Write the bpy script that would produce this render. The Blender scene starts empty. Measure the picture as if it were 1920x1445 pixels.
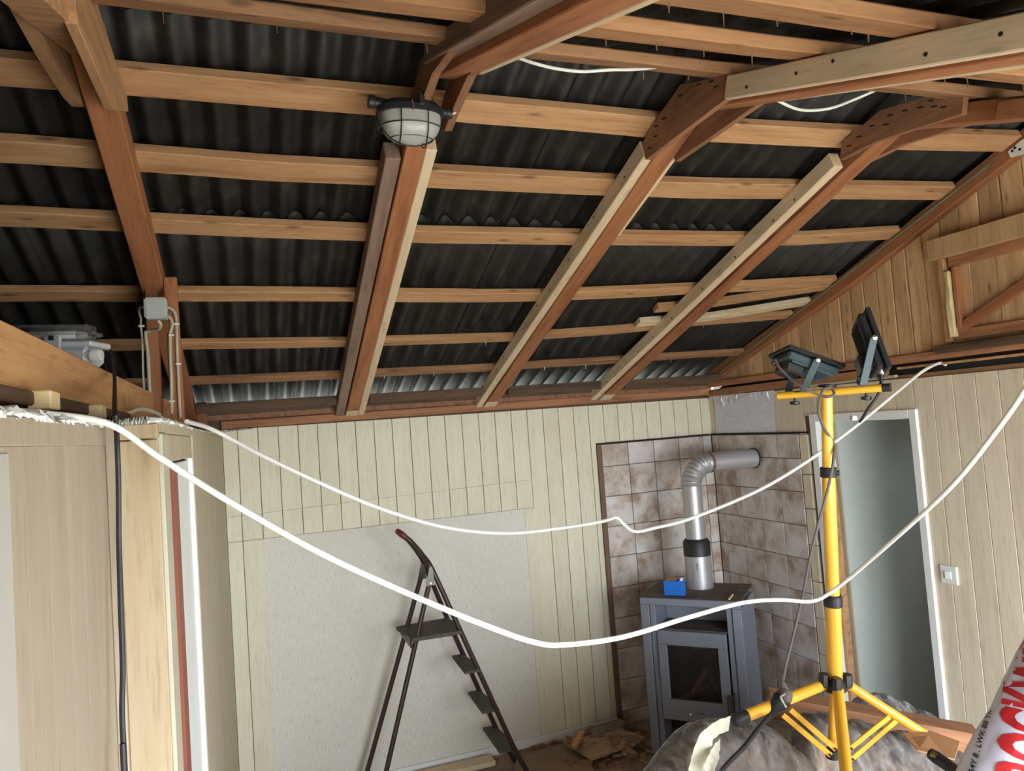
import bpy, bmesh, math, random
from mathutils import Vector, Matrix, noise
from mathutils.bvhtree import BVHTree
random.seed(7)
SC = bpy.context.scene
COL = SC.collection
# ------------------------------------------------------------------ camera
FPX = 1360.0
CAMLOC = Vector((0, 0, 2.0))
CR = Vector((0.93891, -0.3365, -0.07225)); CU = Vector((0.05024, -0.0737, 0.99601)); CF = Vector((0.34049, 0.93879, 0.05229))
cd = bpy.data.cameras.new('camera'); cam = bpy.data.objects.new('camera', cd); COL.objects.link(cam)
cd.sensor_fit = 'HORIZONTAL'; cd.sensor_width = 36; cd.lens = FPX / 1920 * 36; cd.clip_start = 0.02
cam.matrix_world = Matrix(((CR.x, CU.x, -CF.x, 0), (CR.y, CU.y, -CF.y, 0), (CR.z, CU.z, -CF.z, 2.0), (0, 0, 0, 1)))
SC.camera = cam
# ------------------------------------------------------------------ sky, daylight, exposure
w = bpy.data.worlds.new('sky'); SC.world = w; w.use_nodes = True
bg = w.node_tree.nodes['Background']; bg.inputs[0].default_value = (0.84, 0.92, 1.0, 1); bg.inputs[1].default_value = 9.0
def portal(name, loc, rot, sx, sy):
    l = bpy.data.lights.new(name, 'AREA'); l.shape = 'RECTANGLE'; l.size = sx; l.size_y = sy; l.cycles.is_portal = True
    o = bpy.data.objects.new(name, l); COL.objects.link(o); o.location = loc; o.rotation_euler = rot
portal('window_daylight', (1.55, -0.63, 1.125), (math.radians(90), 0, 0), 2.8, 1.75)
portal('side_room_added_portal', (3.70, 1.36, 1.50), (math.radians(90), 0, 0), 0.24, 0.3)  # portal of an added opening that brightens the open door leaf
SC.view_settings.view_transform = 'Standard'; SC.view_settings.look = 'None'
SC.view_settings.exposure = 1.36; SC.view_settings.gamma = 1.0; SC.view_settings.use_curve_mapping = False

# ------------------------------------------------------------------ room measures (metres)
D = 4.349          # back wall
XR = 3.043         # right wall
XA, XB = -0.235, -0.155   # left wall, nib wall
YN = 1.406         # nib wall near end
YF = -0.62         # front wall behind the camera
def ray(px, py): return CR * ((px - 960) / FPX) - CU * ((py - 722.5) / FPX) + CF
def onx(px, py, x): d = ray(px, py); return CAMLOC + d * (x / d.x)
def ony(px, py, y): d = ray(px, py); return CAMLOC + d * (y / d.y)
def onz(px, py, z): d = ray(px, py); return CAMLOC + d * ((z - 2.0) / d.z)
def atd(px, py, dep): return CAMLOC + ray(px, py) * dep
def zraf(y): return 2.135 + .355 * (4.25 - y) if y > 1.92 else 2.878 + .345 * (y - 1.677)
def zpb(y): return zraf(y) + .07          # underside of the purlins

# ------------------------------------------------------------------ materials
def new_mat(name):
    m = bpy.data.materials.new(name); m.use_nodes = True
    return m, m.node_tree.nodes, m.node_tree.links, m.node_tree.nodes['Principled BSDF']
def c4(c): return (c[0], c[1], c[2], 1)
def srgb(r, g, b): return tuple(((v / 255) / 12.92 if v / 255 <= .04045 else ((v / 255 + .055) / 1.055) ** 2.4) for v in (r, g, b))
def coords(N, L, scale, rnd=True):
    tc = N.new('ShaderNodeTexCoord'); mp = N.new('ShaderNodeMapping'); mp.inputs['Scale'].default_value = scale
    if rnd:
        oi = N.new('ShaderNodeObjectInfo'); mu = N.new('ShaderNodeMath'); mu.operation = 'MULTIPLY'; mu.inputs[1].default_value = 40
        L.new(oi.outputs['Random'], mu.inputs[0]); va = N.new('ShaderNodeVectorMath'); va.operation = 'ADD'
        L.new(tc.outputs['Object'], va.inputs[0]); L.new(mu.outputs[0], va.inputs[1]); L.new(va.outputs[0], mp.inputs[0])
    else: L.new(tc.outputs['Object'], mp.inputs[0])
    return mp.outputs[0]
def noise_tex(N, L, vec, scale=1, detail=5, rough=.6):
    n = N.new('ShaderNodeTexNoise'); n.inputs['Scale'].default_value = scale; n.inputs['Detail'].default_value = detail; n.inputs['Roughness'].default_value = rough
    L.new(vec, n.inputs['Vector']); return n.outputs[0]
def ramp(N, L, fac, stops):
    r = N.new('ShaderNodeValToRGB'); e = r.color_ramp.elements
    while len(e) < len(stops): e.new(.5)
    for i, (p, c) in enumerate(stops): e[i].position = p; e[i].color = c4(c)
    L.new(fac, r.inputs[0]); return r.outputs[0]
def mix(N, L, a, b, fac, mode='MIX'):
    m = N.new('ShaderNodeMix'); m.data_type = 'RGBA'; m.blend_type = mode
    for s, v in ((m.inputs['Factor'], fac), (m.inputs['A'], a), (m.inputs['B'], b)):
        if hasattr(v, 'links'): L.new(v, s)
        elif isinstance(v, (int, float)): s.default_value = v
        else: s.default_value = c4(v)
    return m.outputs['Result']
AX = {'X': (1.1, 13, 13), 'Y': (13, 1.1, 13), 'Z': (13, 13, 1.1)}
def wood(name, light, dark, axis='X', knots=.5, vary=.25, rough=.75, bump=.25, stain=None):
    m, N, L, B = new_mat(name)
    v = coords(N, L, AX[axis]); n = noise_tex(N, L, v, 2.2, 7, .62)
    col = ramp(N, L, n, [(.3, dark), (.5, [(a * .35 + b * .65) for a, b in zip(dark, light)]), (.72, light)])
    fine = noise_tex(N, L, coords(N, L, tuple(a * 5 for a in AX[axis])), 2, 3, .5)
    col = mix(N, L, col, [a * .62 for a in dark], ramp(N, L, fine, [(.55, (0, 0, 0)), (.8, (.55, .55, .55))]))
    if knots:
        kv = coords(N, L, tuple((2.6 if a < 2 else 9) for a in AX[axis]))
        vo = N.new('ShaderNodeTexVoronoi'); vo.inputs['Scale'].default_value = 2.0; L.new(kv, vo.inputs['Vector'])
        col = mix(N, L, col, [a * .28 for a in dark], ramp(N, L, vo.outputs['Distance'], [(.06, (knots, knots, knots)), (.20, (0, 0, 0))]))
    if stain:
        sv = noise_tex(N, L, coords(N, L, (2.2, 2.2, 2.2)), 1.3, 5, .65)
        col = mix(N, L, col, stain, ramp(N, L, sv, [(.48, (0, 0, 0)), (.7, (.8, .8, .8))]))
    oi = N.new('ShaderNodeObjectInfo'); mr = N.new('ShaderNodeMapRange'); mr.inputs[3].default_value = 1 - vary; mr.inputs[4].default_value = 1 + vary * .5
    L.new(oi.outputs['Random'], mr.inputs[0])
    vm = N.new('ShaderNodeVectorMath'); vm.operation = 'SCALE'; L.new(col, vm.inputs[0]); L.new(mr.outputs[0], vm.inputs['Scale'])
    L.new(vm.outputs[0], B.inputs['Base Color']); B.inputs['Roughness'].default_value = rough
    bp = N.new('ShaderNodeBump'); bp.inputs['Strength'].default_value = bump; bp.inputs['Distance'].default_value = .004; L.new(n, bp.inputs['Height']); L.new(bp.outputs[0], B.inputs['Normal'])
    return m
def plain(name, col, rough=.5, metal=0, var=.12, scale=6, bump=0, dirt=None, spec=.5, coat=0):
    m, N, L, B = new_mat(name)
    n = noise_tex(N, L, coords(N, L, (scale,) * 3), 1, 5, .6)
    c = ramp(N, L, n, [(.3, [a * (1 - var) for a in col]), (.7, [min(1, a * (1 + var)) for a in col])])
    if dirt:
        d = noise_tex(N, L, coords(N, L, (scale * .5,) * 3), 1.7, 7, .7)
        c = mix(N, L, c, dirt, ramp(N, L, d, [(.5, (0, 0, 0)), (.72, (.85, .85, .85))]))
    L.new(c, B.inputs['Base Color']); B.inputs['Roughness'].default_value = rough; B.inputs['Metallic'].default_value = metal
    B.inputs['Specular IOR Level'].default_value = spec; B.inputs['Coat Weight'].default_value = coat
    if bump:
        bp = N.new('ShaderNodeBump'); bp.inputs['Strength'].default_value = bump; bp.inputs['Distance'].default_value = .01; L.new(n, bp.inputs['Height']); L.new(bp.outputs[0], B.inputs['Normal'])
    return m
def tile_mat():
    m, N, L, B = new_mat('marbled_tile')
    v = coords(N, L, (1, 1, 1)); a = noise_tex(N, L, v, 5.5, 6, .62); b = noise_tex(N, L, v, 13, 5, .6)
    c = ramp(N, L, a, [(.36, srgb(156, 132, 116)), (.47, srgb(192, 178, 166)), (.56, srgb(208, 200, 193)), (.68, srgb(216, 211, 208))])
    c = mix(N, L, c, srgb(140, 112, 94), ramp(N, L, b, [(.54, (0, 0, 0)), (.74, (.55, .55, .55))]))
    L.new(c, B.inputs['Base Color']); B.inputs['Roughness'].default_value = .32
    return m
def speckle_mat():
    m, N, L, B = new_mat('speckled_wallpaper')
    n = noise_tex(N, L, coords(N, L, (140, 140, 26), False), 1, 3, .6)
    big = noise_tex(N, L, coords(N, L, (1.2, 1.2, 1.2), False), 1.6, 5, .6)
    c = ramp(N, L, n, [(.27, srgb(170, 162, 142)), (.38, srgb(214, 211, 198)), (.7, srgb(226, 224, 214))])
    c = mix(N, L, c, srgb(206, 196, 176), ramp(N, L, big, [(.52, (0, 0, 0)), (.75, (.45, .45, .45))]))
    L.new(c, B.inputs['Base Color']); B.inputs['Roughness'].default_value = .85
    return m
def film_mat(name='clear_film', alpha=.42, tint=(.75, .74, .72), bump=.9):
    m, N, L, B = new_mat(name)
    t = N.new('ShaderNodeBsdfTransparent'); t.inputs[0].default_value = (.93, .93, .93, 1)
    g = N.new('ShaderNodeBsdfGlossy'); g.inputs['Roughness'].default_value = .30; g.inputs[0].default_value = (.8, .83, .9, 1)
    wv = noise_tex(N, L, coords(N, L, (14, 5, 9), False), 3, 6, .65); bp = N.new('ShaderNodeBump'); bp.inputs['Strength'].default_value = bump; bp.inputs['Distance'].default_value = .02; L.new(wv, bp.inputs['Height']); L.new(bp.outputs[0], g.inputs['Normal'])
    df = N.new('ShaderNodeBsdfDiffuse'); df.inputs[0].default_value = c4(tint)
    s = N.new('ShaderNodeMixShader'); s2 = N.new('ShaderNodeMixShader'); f = N.new('ShaderNodeFresnel'); f.inputs[0].default_value = 1.5
    ma = N.new('ShaderNodeMath'); ma.operation = 'MULTIPLY'; ma.inputs[1].default_value = .75; L.new(f.outputs[0], ma.inputs[0])
    ns = noise_tex(N, L, coords(N, L, (26, 9, 14), False), 1.6, 6, .7)
    mr = N.new('ShaderNodeMapRange'); mr.inputs[1].default_value = .38; mr.inputs[2].default_value = .68; mr.inputs[3].default_value = alpha * .15; mr.inputs[4].default_value = alpha * 1.9; L.new(ns, mr.inputs[0])
    L.new(mr.outputs[0], s.inputs[0]); L.new(t.outputs[0], s.inputs[1]); L.new(df.outputs[0], s.inputs[2])
    L.new(ma.outputs[0], s2.inputs[0]); L.new(s.outputs[0], s2.inputs[1]); L.new(g.outputs[0], s2.inputs[2])
    L.new(s2.outputs[0], N['Material Output'].inputs['Surface'])
    return m
def glass_mat(name, col=(.9, .93, .92), rough=.12, trans=.8):
    m, N, L, B = new_mat(name)
    B.inputs['Base Color'].default_value = c4(col); B.inputs['Roughness'].default_value = rough
    B.inputs['Transmission Weight'].default_value = trans; B.inputs['IOR'].default_value = 1.42
    return m
def sheet_mat():
    m, N, L, B = new_mat('bitumen_sheet')
    n = noise_tex(N, L, coords(N, L, (3, 3, 3)), 3, 7, .7)
    c = ramp(N, L, n, [(.35, (.009, .008, .008)), (.55, (.022, .019, .017)), (.75, (.060, .051, .045))])
    L.new(c, B.inputs['Base Color']); B.inputs['Roughness'].default_value = .62
    bp = N.new('ShaderNodeBump'); bp.inputs['Strength'].default_value = .4; bp.inputs['Distance'].default_value = .004; L.new(n, bp.inputs['Height']); L.new(bp.outputs[0], B.inputs['Normal'])
    return m
PUR = wood('purlin_wood', srgb(202, 158, 116), srgb(164, 116, 78), 'X', .75, .22)
PURD = wood('weathered_purlin_wood', srgb(176, 130, 92), srgb(116, 80, 54), 'X', .6, .2)
PURN = wood('darkened_purlin_wood', srgb(188, 140, 98), srgb(150, 102, 66), 'X', .75, .15)  # darker copy of the purlin wood, offsets strong bounce light on the near slope
RAF = wood('rafter_wood', srgb(178, 118, 78), srgb(134, 80, 50), 'X', .3, .15)
GUS = wood('gusset_wood', srgb(160, 114, 84), srgb(112, 76, 54), 'Y', .3, .15)
GUSL = wood('gusset_light_wood', srgb(206, 160, 116), srgb(160, 114, 76), 'Y', .3, .1)
NEW = wood('new_pine', srgb(228, 208, 178), srgb(206, 182, 146), 'X', .35, .08)
GREY = wood('grey_board', srgb(160, 132, 116), srgb(112, 88, 76), 'X', .3, .1)
TIE = wood('tie_beam_wood', srgb(214, 166, 114), srgb(172, 120, 74), 'X', .15, .05, bump=.5)
ROUGH = wood('rough_dark_wood', srgb(104, 78, 56), srgb(52, 38, 28), 'X', .4, .1, bump=.6)
TRIM = wood('red_trim_wood', srgb(186, 130, 92), srgb(134, 86, 58), 'X', .3, .1)
PLB = wood('cream_panel', srgb(226, 221, 198), srgb(216, 209, 182), 'Z', 0, .04, .55, .04, srgb(218, 208, 178))
PLR = wood('beige_panel', srgb(226, 212, 188), srgb(208, 192, 166), 'Z', 0, .07, .55, .06)
PLL = wood('left_panel', srgb(178, 164, 144), srgb(164, 148, 126), 'Z', 0, .06, .55, .06)
PLBW = wood('wall_nib_panel', srgb(196, 184, 156), srgb(176, 160, 130), 'Z', 0, .06, .55, .06)
PLG = wood('gable_plank', srgb(226, 188, 142), srgb(184, 140, 96), 'Z', .6, .34, .7, .15)
PLY = wood('birch_plywood', srgb(180, 162, 132), srgb(166, 142, 110), 'Z', .25, .03, .5, .05)
GROOVE = plain('brown_groove', srgb(140, 104, 72), .8)
GROUT = plain('brown_grout', srgb(104, 80, 64), .9)
TILE = tile_mat(); SPECK = speckle_mat(); SHEET = sheet_mat()
EDGE = plain('tile_edge_trim', srgb(112, 84, 66), .6)
DARK = plain('dark_void', (.012, .011, .010), .95)  # near-black colour stands in for unlit gaps, holes and the loft end
WHITE = plain('white_paint', srgb(232, 234, 232), .35, var=.03)
CREAMP = plain('cream_paint', srgb(186, 180, 158), .4, var=.04)
LEAF = plain('satin_door_paint', srgb(206, 212, 204), .24, var=.04)
PLAST = plain('crumbly_plaster', srgb(222, 224, 218), .95, var=.08, scale=40, bump=.5)
FABRIC = plain('grey_fleece', srgb(226, 224, 232), .95, var=.10, scale=50, bump=.3)
SHRED = plain('torn_fleece', srgb(240, 240, 244), .95, var=.06)
FLOORM = plain('dusty_floor', srgb(150, 126, 104), .95, var=.25, scale=9, bump=.4, dirt=srgb(112, 92, 74))
GROUND = plain('pale_bounce_ground', srgb(176, 172, 158), .95, var=.15)  # unseen ground, kept pale to bounce daylight up to the roof
STEELG = plain('stove_enamel', srgb(136, 142, 156), .42, .25, .05, 8)
STEELD = plain('stove_top_dusty', srgb(92, 84, 78), .7, .2, .15, 14, dirt=srgb(150, 116, 84))
STOVED = plain('stove_inner', srgb(38, 36, 36), .8)
PIPE = plain('flue_steel', srgb(186, 184, 186), .42, .55, .06, 5)
PIPED = plain('flue_collar', srgb(52, 50, 52), .5, .4)
RUST = plain('rust_band', srgb(110, 78, 70), .8, .1)
BLACK = plain('black_plastic', (.018, .018, .02), .45)
BLACKM = plain('black_metal', (.02, .022, .026), .4, .3)
YEL = plain('yellow_enamel', srgb(250, 190, 60), .34, .0, .05, 5, coat=.3)
TEAL = plain('flood_back_grey', srgb(60, 77, 81), .5, .2, .1)
FGLASS = plain('flood_glass', srgb(150, 160, 165), .1)
CHROME = plain('bright_screw', (.75, .75, .76), .25, 1.0, .05)
CABW = plain('white_cable', srgb(236, 236, 230), .45, var=.03)
CABG = plain('grey_cable', srgb(192, 182, 160), .5, var=.05)
CABB = plain('black_cable', (.015, .014, .018), .5)
CABD = plain('dusty_grey_cable', srgb(100, 90, 86), .6, var=.1)
GREYP = plain('light_grey_plastic', srgb(186, 192, 190), .45, var=.04)
TUBG = plain('white_grey_plastic', srgb(204, 208, 214), .4, var=.03)
LADB = plain('ladder_brown', srgb(62, 44, 40), .4, .2, .12, 20)
LADS = plain('ladder_step', srgb(74, 70, 60), .7, 0, .1, 25)
LADR = plain('red_grip', srgb(110, 40, 36), .5)
BLUE = plain('blue_card', srgb(20, 110, 205), .55, var=.04)
CARD = plain('brown_card', srgb(176, 128, 86), .9, var=.08)
TAPE = plain('masking_tape', srgb(206, 204, 186), .8, var=.05)
SHARD = plain('clay_shard', srgb(140, 108, 86), .95, var=.2, scale=12)
SHARD2 = plain('pale_clay_shard', srgb(164, 134, 108), .95, var=.2, scale=12)
BRICKM = plain('mortar_brick', srgb(128, 114, 102), .95, var=.2, scale=15, dirt=srgb(70, 60, 54))
SACK = plain('sack_film', srgb(208, 206, 222), .28, var=.05, scale=10, coat=.2)
RED = plain('red_print', srgb(186, 40, 44), .4, var=.08)
INK = plain('black_print', srgb(40, 40, 46), .5)
BUNDLE = plain('folded_brown_textile', srgb(104, 88, 78), .95, var=.35, scale=9, bump=.8, dirt=srgb(158, 122, 92))
FILM = film_mat('clear_film', .20, (.62, .60, .57)); FILM2 = film_mat('grey_film', .5, (.50, .51, .50))
GLASS = glass_mat('ribbed_lamp_glass', (.82, .83, .80), .22, .55); CLEAR = film_mat('clear_cover', .16, (.6, .62, .65), 0)
SOOTG = film_mat('sooty_stove_glass', .10, (.05, .04, .035), 0)
FIRE = wood('charred_kindling', srgb(140, 96, 66), srgb(80, 54, 38), 'X', .2, .2)
FOAM = plain('pale_foam', srgb(216, 200, 150), .9, var=.08, scale=30, bump=.4)
BLOCK = plain('pine_end_grain', srgb(226, 202, 154), .85, var=.06, scale=20)
REDP = plain('red_brown_strip', srgb(132, 68, 50), .45, var=.05)
BRASS = plain('brass_lock', srgb(150, 126, 84), .35, .8, .1)
GREEN = plain('green_string', srgb(70, 140, 116), .6)

# ------------------------------------------------------------------ mesh helpers
def finish(name, bm, mat, parent=None, smooth=False):
    me = bpy.data.meshes.new(name); bmesh.ops.recalc_face_normals(bm, faces=bm.faces[:]); bm.to_mesh(me); bm.free()
    me.materials.append(mat)
    if smooth: me.shade_smooth(); me.set_sharp_from_angle(angle=.7)
    return link(name, me, parent)
def link(name, me, parent=None, mw=None):
    o = bpy.data.objects.new(name, me); COL.objects.link(o)
    if mw is not None: o.matrix_world = mw
    if parent: set_parent(o, parent)
    return o
def world_of(o):
    return (world_of(o.parent) @ o.matrix_parent_inverse if o.parent else Matrix()) @ o.matrix_basis
def set_parent(o, par): o.parent = par; o.matrix_parent_inverse = world_of(par).inverted()
def thing(name, label, cat, loc=(0, 0, 0), group=None):
    o = bpy.data.objects.new(name, None); COL.objects.link(o); o.location = loc; o.empty_display_size = .05
    return tag(o, label, cat, group)
def tag(o, label, cat, group=None):
    o['label'] = label; o['category'] = cat
    if group: o['group'] = group
    return o
def struct(o, label=None):
    o['kind'] = 'structure'
    if label: o['label'] = label
    return o
def bbox(bm, x0, x1, y0, y1, z0, z1, bev=0):
    r = bmesh.ops.create_cube(bm, size=1); vs = r['verts']
    for v in vs: v.co = Vector(((x0 + x1) / 2 + v.co.x * (x1 - x0), (y0 + y1) / 2 + v.co.y * (y1 - y0), (z0 + z1) / 2 + v.co.z * (z1 - z0)))
    if bev:
        es = list({e for v in vs for e in v.link_edges}); bmesh.ops.bevel(bm, geom=es, offset=bev, segments=1, affect='EDGES')
    return vs
def box(name, x0, x1, y0, y1, z0, z1, mat, parent=None, bev=.002):
    bm = bmesh.new(); bbox(bm, x0, x1, y0, y1, z0, z1, bev); return finish(name, bm, mat, parent)
def frame_mat(p0, p1, up):
    x = (p1 - p0).normalized(); z = (up - x * up.dot(x)).normalized(); y = z.cross(x)
    c = (p0 + p1) / 2
    return Matrix(((x.x, y.x, z.x, c.x), (x.y, y.y, z.y, c.y), (x.z, y.z, z.z, c.z), (0, 0, 0, 1)))
def board(name, p0, p1, wy, hz, mat, parent=None, up=(0, 0, 1), bev=.003):
    p0, p1 = Vector(p0), Vector(p1); L = (p1 - p0).length
    bm = bmesh.new(); bbox(bm, -L / 2, L / 2, -wy / 2, wy / 2, -hz / 2, hz / 2, bev)
    me = bpy.data.meshes.new(name); bm.to_mesh(me); bm.free(); me.materials.append(mat)
    return link(name, me, parent, frame_mat(p0, p1, Vector(up)))
def rafter(name, x0, x1, a, b, h, mat, parent, dx=0):        # a, b = (y, z) of the lower edge; h = depth upward
    A, B = Vector((0, a[0], a[1])), Vector((0, b[0], b[1])); d = (B - A).normalized(); n = Vector((0, -d.z, d.y))
    if n.z < 0: n = -n
    off = Vector(((x0 + x1) / 2, 0, 0)) + n * (h / 2)
    return board(name, A + off, B + off + Vector((dx, 0, 0)), abs(x1 - x0), h, mat, parent, n)
def prism(name, pts, vec, mat, parent=None, bev=.0015):   # flat polygon extruded along vec
    bm = bmesh.new(); v = Vector(vec); lo = [bm.verts.new(Vector(p)) for p in pts]; hi = [bm.verts.new(Vector(p) + v) for p in pts]
    n = len(pts); bm.faces.new(lo); bm.faces.new(hi[::-1])
    for i in range(n): bm.faces.new((lo[i], lo[(i + 1) % n], hi[(i + 1) % n], hi[i]))
    if bev: bmesh.ops.bevel(bm, geom=bm.edges[:], offset=bev, segments=1, affect='EDGES')
    return finish(name, bm, mat, parent)
def catmull(pts, k=8):
    P = [Vector(p) for p in pts]; P = [P[0] * 2 - P[1]] + P + [P[-1] * 2 - P[-2]]; out = []
    for i in range(1, len(P) - 2):
        for j in range(k):
            t = j / k; a, b, c, d = P[i - 1], P[i], P[i + 1], P[i + 2]
            out.append(.5 * ((2 * b) + (c - a) * t + (2 * a - 5 * b + 4 * c - d) * t * t + (3 * b - a - 3 * c + d) * t ** 3))
    return out + [P[-2]]
def sweep(bm, pts, r, seg=8, caps=True, closed=False):
    pts = [Vector(p) for p in pts]; n = len(pts); rings = []; prev = None
    for i, p in enumerate(pts):
        if closed: t = (pts[(i + 1) % n] - pts[i - 1]).normalized()
        else: t = (pts[min(i + 1, n - 1)] - pts[max(i - 1, 0)]).normalized()
        if prev is None: a = t.orthogonal().normalized()
        else: a = (prev - t * prev.dot(t)); a = a.normalized() if a.length > 1e-6 else t.orthogonal().normalized()
        prev = a; b = t.cross(a); rr = r[i] if isinstance(r, (list, tuple)) else r
        rings.append([bm.verts.new(p + a * (rr * math.cos(2 * math.pi * k / seg)) + b * (rr * math.sin(2 * math.pi * k / seg))) for k in range(seg)])
    m = n if closed else n - 1
    for i in range(m):
        A, B = rings[i], rings[(i + 1) % n]
        for k in range(seg): bm.faces.new((A[k], A[(k + 1) % seg], B[(k + 1) % seg], B[k]))
    if caps and not closed: bm.faces.new(rings[0][::-1]); bm.faces.new(rings[-1])
def tube(name, pts, r, mat, parent=None, seg=8, smooth_path=False, k=8, closed=False):
    bm = bmesh.new(); sweep(bm, catmull(pts, k) if smooth_path else pts, r, seg, True, closed)
    o = finish(name, bm, mat, parent, True)
    return o
def lathe_path(prof, base, axis):   # prof = [(radius, dist)], gives sweep arguments along an axis
    base, axis = Vector(base), Vector(axis).normalized()
    return [base + axis * d for r, d in prof], [r for r, d in prof]
def lathe(name, prof, base, axis, mat, parent=None, seg=24):
    p, r = lathe_path(prof, base, axis); bm = bmesh.new()
    # duplicate sweep with a fixed frame
    a = Vector(axis).normalized(); u = a.orthogonal().normalized(); v = a.cross(u); rings = []
    for c, rr in zip(p, r): rings.append([bm.verts.new(c + u * (rr * math.cos(2 * math.pi * k / seg)) + v * (rr * math.sin(2 * math.pi * k / seg))) for k in range(seg)])
    for A, B in zip(rings, rings[1:]):
        for k in range(seg): bm.faces.new((A[k], A[(k + 1) % seg], B[(k + 1) % seg], B[k]))
    bm.faces.new(rings[0][::-1]); bm.faces.new(rings[-1])
    return finish(name, bm, mat, parent, True)
def share(name, src, parent, mw):
    return link(name, src.data, parent, mw)

# ================================================================== SETTING
# ---- outside ground, floor
struct(box('ground', -12, 14, -14, 16, -.30, -.15, GROUND, None, 0))
struct(box('floor', -2.35, 4.3, YF - .1, D + .1, -.12, 0, FLOORM, None, 0))
# ---- back wall: backing, planks, wallpaper panel, tiles
wb = struct(box('wall_back', -2.35, 3.2, D + .012, D + .10, 0, 2.14, GROOVE, None, 0), 'back wall of cream grooved panelling with a speckled wallpaper field')
SEAM0 = .577; PW = .1087
xs = [XB]; k = math.floor((XB - SEAM0) / PW) + 1
while SEAM0 + k * PW < XR - .01: xs.append(SEAM0 + k * PW); k += 1
xs.append(XR + .03)
def vplank(x0, x1, z0, z1, proud=0, mat=PLB, g=.0016):
    box('plank', x0 + g, x1 - g, D - proud, D + .014, z0, z1, mat, wb, .0015)
for a, b in zip(xs, xs[1:]):
    if b - a < .02: continue
    m = (a + b) / 2
    if m < 1.66:
        fold = 1.60 + .035 * (m / 1.66)
        vplank(a, b, fold, 2.083); vplank(a, b, 1.459, fold - .0002, .003)
        if b < .05: vplank(a, b, .05, 1.457)
    elif b < 2.137: vplank(a, b, .05, 2.083)
    else:
        vplank(a, b, 1.80, 2.083)
        if a < 2.13: vplank(a, 2.137, .05, 1.80)
box('wallpaper_panel', xs[1] + .003, 1.672, D + .001, D + .014, .05, 1.457, SPECK, wb, .001)
box('corner_bead', 1.600, 1.672, D - .003, D + .014, .05, 1.45, PLB, wb, .001)
tb = box('tile_board', 2.150, XR, D - .006, D + .013, 0, 1.822, GROUT, wb, 0)
box('edge_strip', 2.136, 2.168, D - .014, D - .0, 0, 1.826, EDGE, tb, .002)
box('top_strip', 2.135, XR - .03, D - .018, D - .004, 1.820, 1.829, DARK, tb, .001)
ZT = [1.818, 1.672, 1.474, 1.276, 1.078, .88, .682, .484, .286, .088, 0]
XT = [2.168, 2.366, 2.563, 2.760, 2.957, XR - .014]
for x0, x1 in zip(XT, XT[1:]):
    for z1, z0 in zip(ZT, ZT[1:]):
        box('tile', x0 + .002, x1 - .002, D - .013, D - .004, z0 + .002, z1 - .002, TILE, tb, .002)
struct(box('baseboard_back', XB, 2.135, D - .016, D, 0, .052, WHITE, None, .002))
# ---- right wall
DY0, DY1, DZ = 2.665, 3.350, 1.885       # door opening
bm = bmesh.new()
for y0, y1, z0, z1 in ((YF - .1, DY0, 0, 2.10), (DY1, D + .1, 0, 2.10), (DY0, DY1, DZ, 2.10)): bbox(bm, XR + .012, XR + .10, y0, y1, z0, z1)
wr = struct(finish('wall_right', bm, GROOVE), 'right wall of beige grooved panelling around the doorway')
def rplank(y0, y1, z0, z1, mat=PLR): box('plank', XR, XR + .014, y0 + .0015, y1 - .0015, z0, z1, mat, wr, .0015)
y = 2.56 - .1087 * 30
while y < D:
    y0, y1 = max(y, YF), min(y + .1087, D); y += .1087
    if y1 - y0 < .02: continue
    m = (y0 + y1) / 2; ztop = 2.083 if m > 2.72 else 2.078
    if m > 3.39: rplank(y0, y1, 1.80 if m > 3.47 else 0, ztop)
    elif m > 2.64: rplank(y0, y1, 1.92, ztop)
    else: rplank(y0, y1, 0, ztop)
tr = box('tile_board', XR - .006, XR + .013, 3.473, D - .02, 0, 1.822, GROUT, wr, 0)
YT = [D - .014, 4.262, 4.065, 3.868, 3.671, 3.476]
for y1, y0 in zip(YT, YT[1:]):
    for z1, z0 in zip(ZT, ZT[1:]):
        box('tile', XR - .013, XR - .004, y0 + .002, y1 - .002, z0 + .002, z1 - .002, TILE, tr, .002)
box('top_strip', XR - .018, XR - .004, 3.40, D - .014, 1.820, 1.829, DARK, tr, .001)
for z1, z0 in zip([1.815, 1.58, 1.38, 1.17, .96, .75, .54, .33, .12], [1.58, 1.38, 1.17, .96, .75, .54, .33, .12, 0]):
    box('edge_tile', XR - .012, XR + .01, 3.402, 3.470, z0 + .002, z1 - .002, PLR, wr, .002)
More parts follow.
